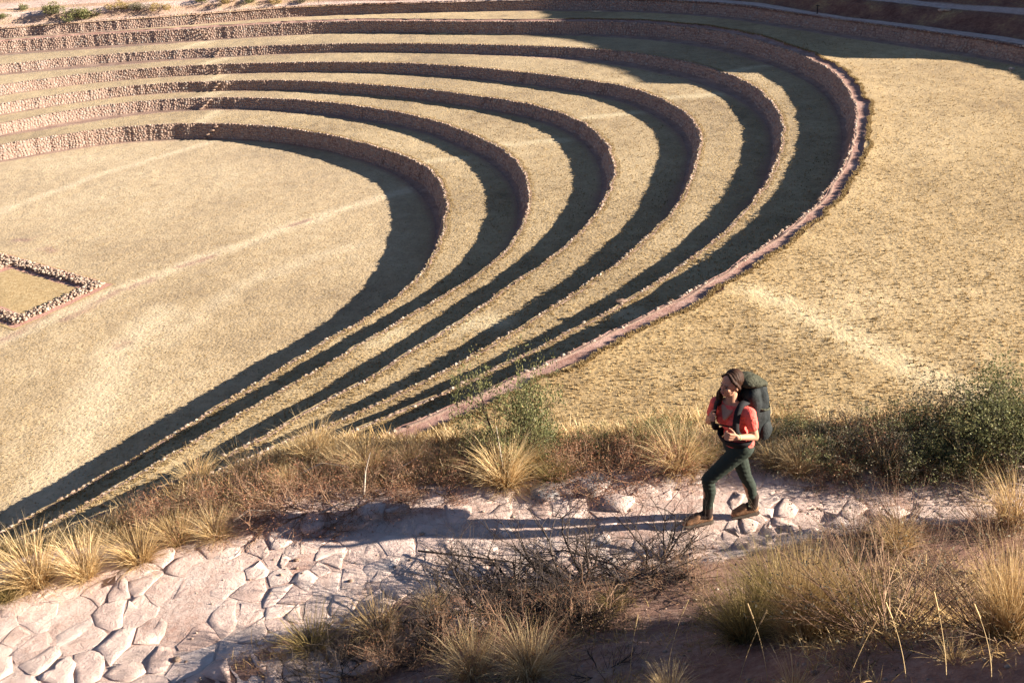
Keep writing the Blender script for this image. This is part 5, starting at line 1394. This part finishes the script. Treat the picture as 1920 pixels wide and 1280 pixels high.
# ---- rucksack, a thing of its own on her back
BD = V3((.80, .60, 0)).normalized()
pack = link('backpack', None, None, HP, category='backpack', label='large dark trekking backpack with olive lid worn by the woman in red')
pack.scale = (.975, .975, .975)
pc = che + BD * .235 + V3((.015, 0, -.01)); pu = V3((-.16, -.1, 1)).normalized()
ps = pu.cross(BD).normalized()
def packb(bm):
    for q in (-1, 1):
        for t_ in (-1, 1):
            cap(bm, pc + ps * .062 * q + BD * .055 * t_ - pu * .20, pc + ps * .072 * q + BD * .05 * t_ + pu * .22, .082, .080)
    ell(bm, pc, (.145, .158, .33), BD, pu)
    ell(bm, pc - pu * .2, (.13, .15, .13), BD, pu)
def pfold(v):
    q = v - pc; t_ = q.dot(pu)
    n_ = .0045 * math.sin(t_ * 38 + q.dot(ps) * 22) + .002 * math.sin(q.dot(ps) * 60 + t_ * 30)
    return v + q.normalized() * n_
pb = solid('main_bag', packb, .009, M['pack_cloth'], pack, 3, pfold)
def lidb(bm):
    c_ = pc + pu * .335 + BD * .005
    ell(bm, c_, (.145, .150, .062), (BD - pu * .38).normalized(), pu); ell(bm, c_ + BD * .075 - pu * .035, (.095, .14, .055), (BD - pu * .9).normalized(), pu); ell(bm, c_ - BD * .06 + pu * .02, (.08, .13, .05), BD, pu)
lid = solid('lid', lidb, .008, M['lid_cloth'], pack, 3, pfold)
def fpb(bm):
    ell(bm, pc + BD * .125 - pu * .07, (.05, .11, .17), BD, pu)
solid('front_pocket', fpb, .008, M['pack_cloth'], pack, 3, pfold)
def spb(s):
    def f_(bm): ell(bm, pc + ps * .145 * s - pu * .19 + BD * .01, (.075, .035, .10), BD, pu)
    return f_
for s in (-1, 1):
    solid('side_pocket', spb(s), .008, M['pack_cloth'], pack, 3, pfold)
def ribbon(name, pts, w_, th, mat, parent, nrm=None, closed=False):
    """flat webbing that follows the points"""
    P = [V3(p) for p in pts]; fine = []
    n_ = len(P)
    for i in range(n_ - 1):
        p0, p1, p2, p3 = P[max(i - 1, 0)], P[i], P[i + 1], P[min(i + 2, n_ - 1)]
        for q in range(5):
            t_ = q / 5; fine.append(.5 * ((2 * p1) + (p2 - p0) * t_ + (2 * p0 - 5 * p1 + 4 * p2 - p3) * t_ ** 2 + (3 * p1 - p0 - 3 * p2 + p3) * t_ ** 3))
    fine.append(P[-1]); V = []; cen = nrm
    for i, p in enumerate(fine):
        tg = (fine[min(i + 1, len(fine) - 1)] - fine[max(i - 1, 0)]).normalized()
        o_ = (p - cen); o_ = (o_ - tg * o_.dot(tg)).normalized(); s_ = tg.cross(o_)
        V += [p + s_ * w_ / 2, p + s_ * w_ / 2 + o_ * th, p - s_ * w_ / 2 + o_ * th, p - s_ * w_ / 2]
    F = []
    for i in range(len(fine) - 1):
        for k in range(4): F.append((i * 4 + k, i * 4 + (k + 1) % 4, i * 4 + 4 + (k + 1) % 4, i * 4 + 4 + k))
    F += [(0, 1, 2, 3), tuple(len(V) - 4 + k for k in (3, 2, 1, 0))]
    return link(name, npmesh(name, [v[:] for v in V], np.array(F), mat, False), parent)
for s, sh_ in ((1, lsh), (-1, rsh)):
    inn_ = sh_.lerp(nkb, .36)
    pts = [pc + ps * .06 * (1 if ps.dot(SD) > 0 else -1) * s - BD * .10 + pu * .18, inn_ + V3((0, 0, .055)) - CD * .05, inn_ + CD * .030 + V3((0, 0, .060)), inn_ + CD * .088 + V3((0, 0, .0)), che + SD * .112 * s + CD * .112 - V3((0, 0, .03)), che + SD * .148 * s + CD * .070 - V3((0, 0, .11)), che + SD * .150 * s - CD * .03 - V3((0, 0, .17))]
    ribbon('shoulder_strap', pts, .058, .014, M['strap'], pack, che)
ribbon('chest_strap', [che + SD * .105 * s + CD * .128 + V3((0, 0, -.015 + .02 * s)) for s in (1, .5, 0, -.5, -1)], .015, .004, M['strap'], pack, che)
hb = []
for a_ in np.linspace(-2.5, 2.5, 13):
    hb.append(wai - V3((0, 0, .055)) + CD * (math.cos(a_) * .112) + SD * (math.sin(a_) * .148))
ribbon('hip_belt', hb, .075, .014, M['strap'], pack, wai)
bm = bmesh.new(); bmesh.ops.create_cube(bm, size=1, matrix=Matrix.Translation(wai - V3((0, 0, .055)) + CD * .135) @ Matrix((CD, SD, V3((0, 0, 1)))).transposed().to_4x4() @ Matrix.Diagonal((.012, .045, .032, 1)))
bmesh.ops.bevel(bm, geom=bm.edges[:], offset=.004, segments=2, affect='EDGES')
me = bpy.data.meshes.new('belt_buckle'); bm.to_mesh(me); bm.free(); me.materials.append(M['lace']); link('belt_buckle', me, pack)
for s in (-1, 1):
    ribbon('compression_strap', [pc + ps * .10 * s - BD * .07 + pu * .10, pc + ps * .168 * s + pu * .07, pc + ps * .13 * s + BD * .11 + pu * .03, pc + ps * .05 * s + BD * .165], .018, .004, M['lid_cloth'], pack, pc)
    ribbon('lid_strap', [pc + ps * .07 * s + BD * .14 + pu * .27, pc + ps * .075 * s + BD * .155 + pu * .15, pc + ps * .07 * s + BD * .165 + pu * .02], .018, .004, M['lace'], pack, pc)
bm = bmesh.new(); bmesh.ops.create_cube(bm, size=1, matrix=Matrix.Translation(pc + BD * .172 + pu * .03 - ps * .05) @ Matrix((BD, ps, pu)).transposed().to_4x4() @ Matrix.Diagonal((.01, .035, .022, 1)))
me = bpy.data.meshes.new('orange_tag'); bm.to_mesh(me); bm.free(); me.materials.append(plain('tag_orange', (.45, .14, .05), .7)); link('orange_tag', me, pack)
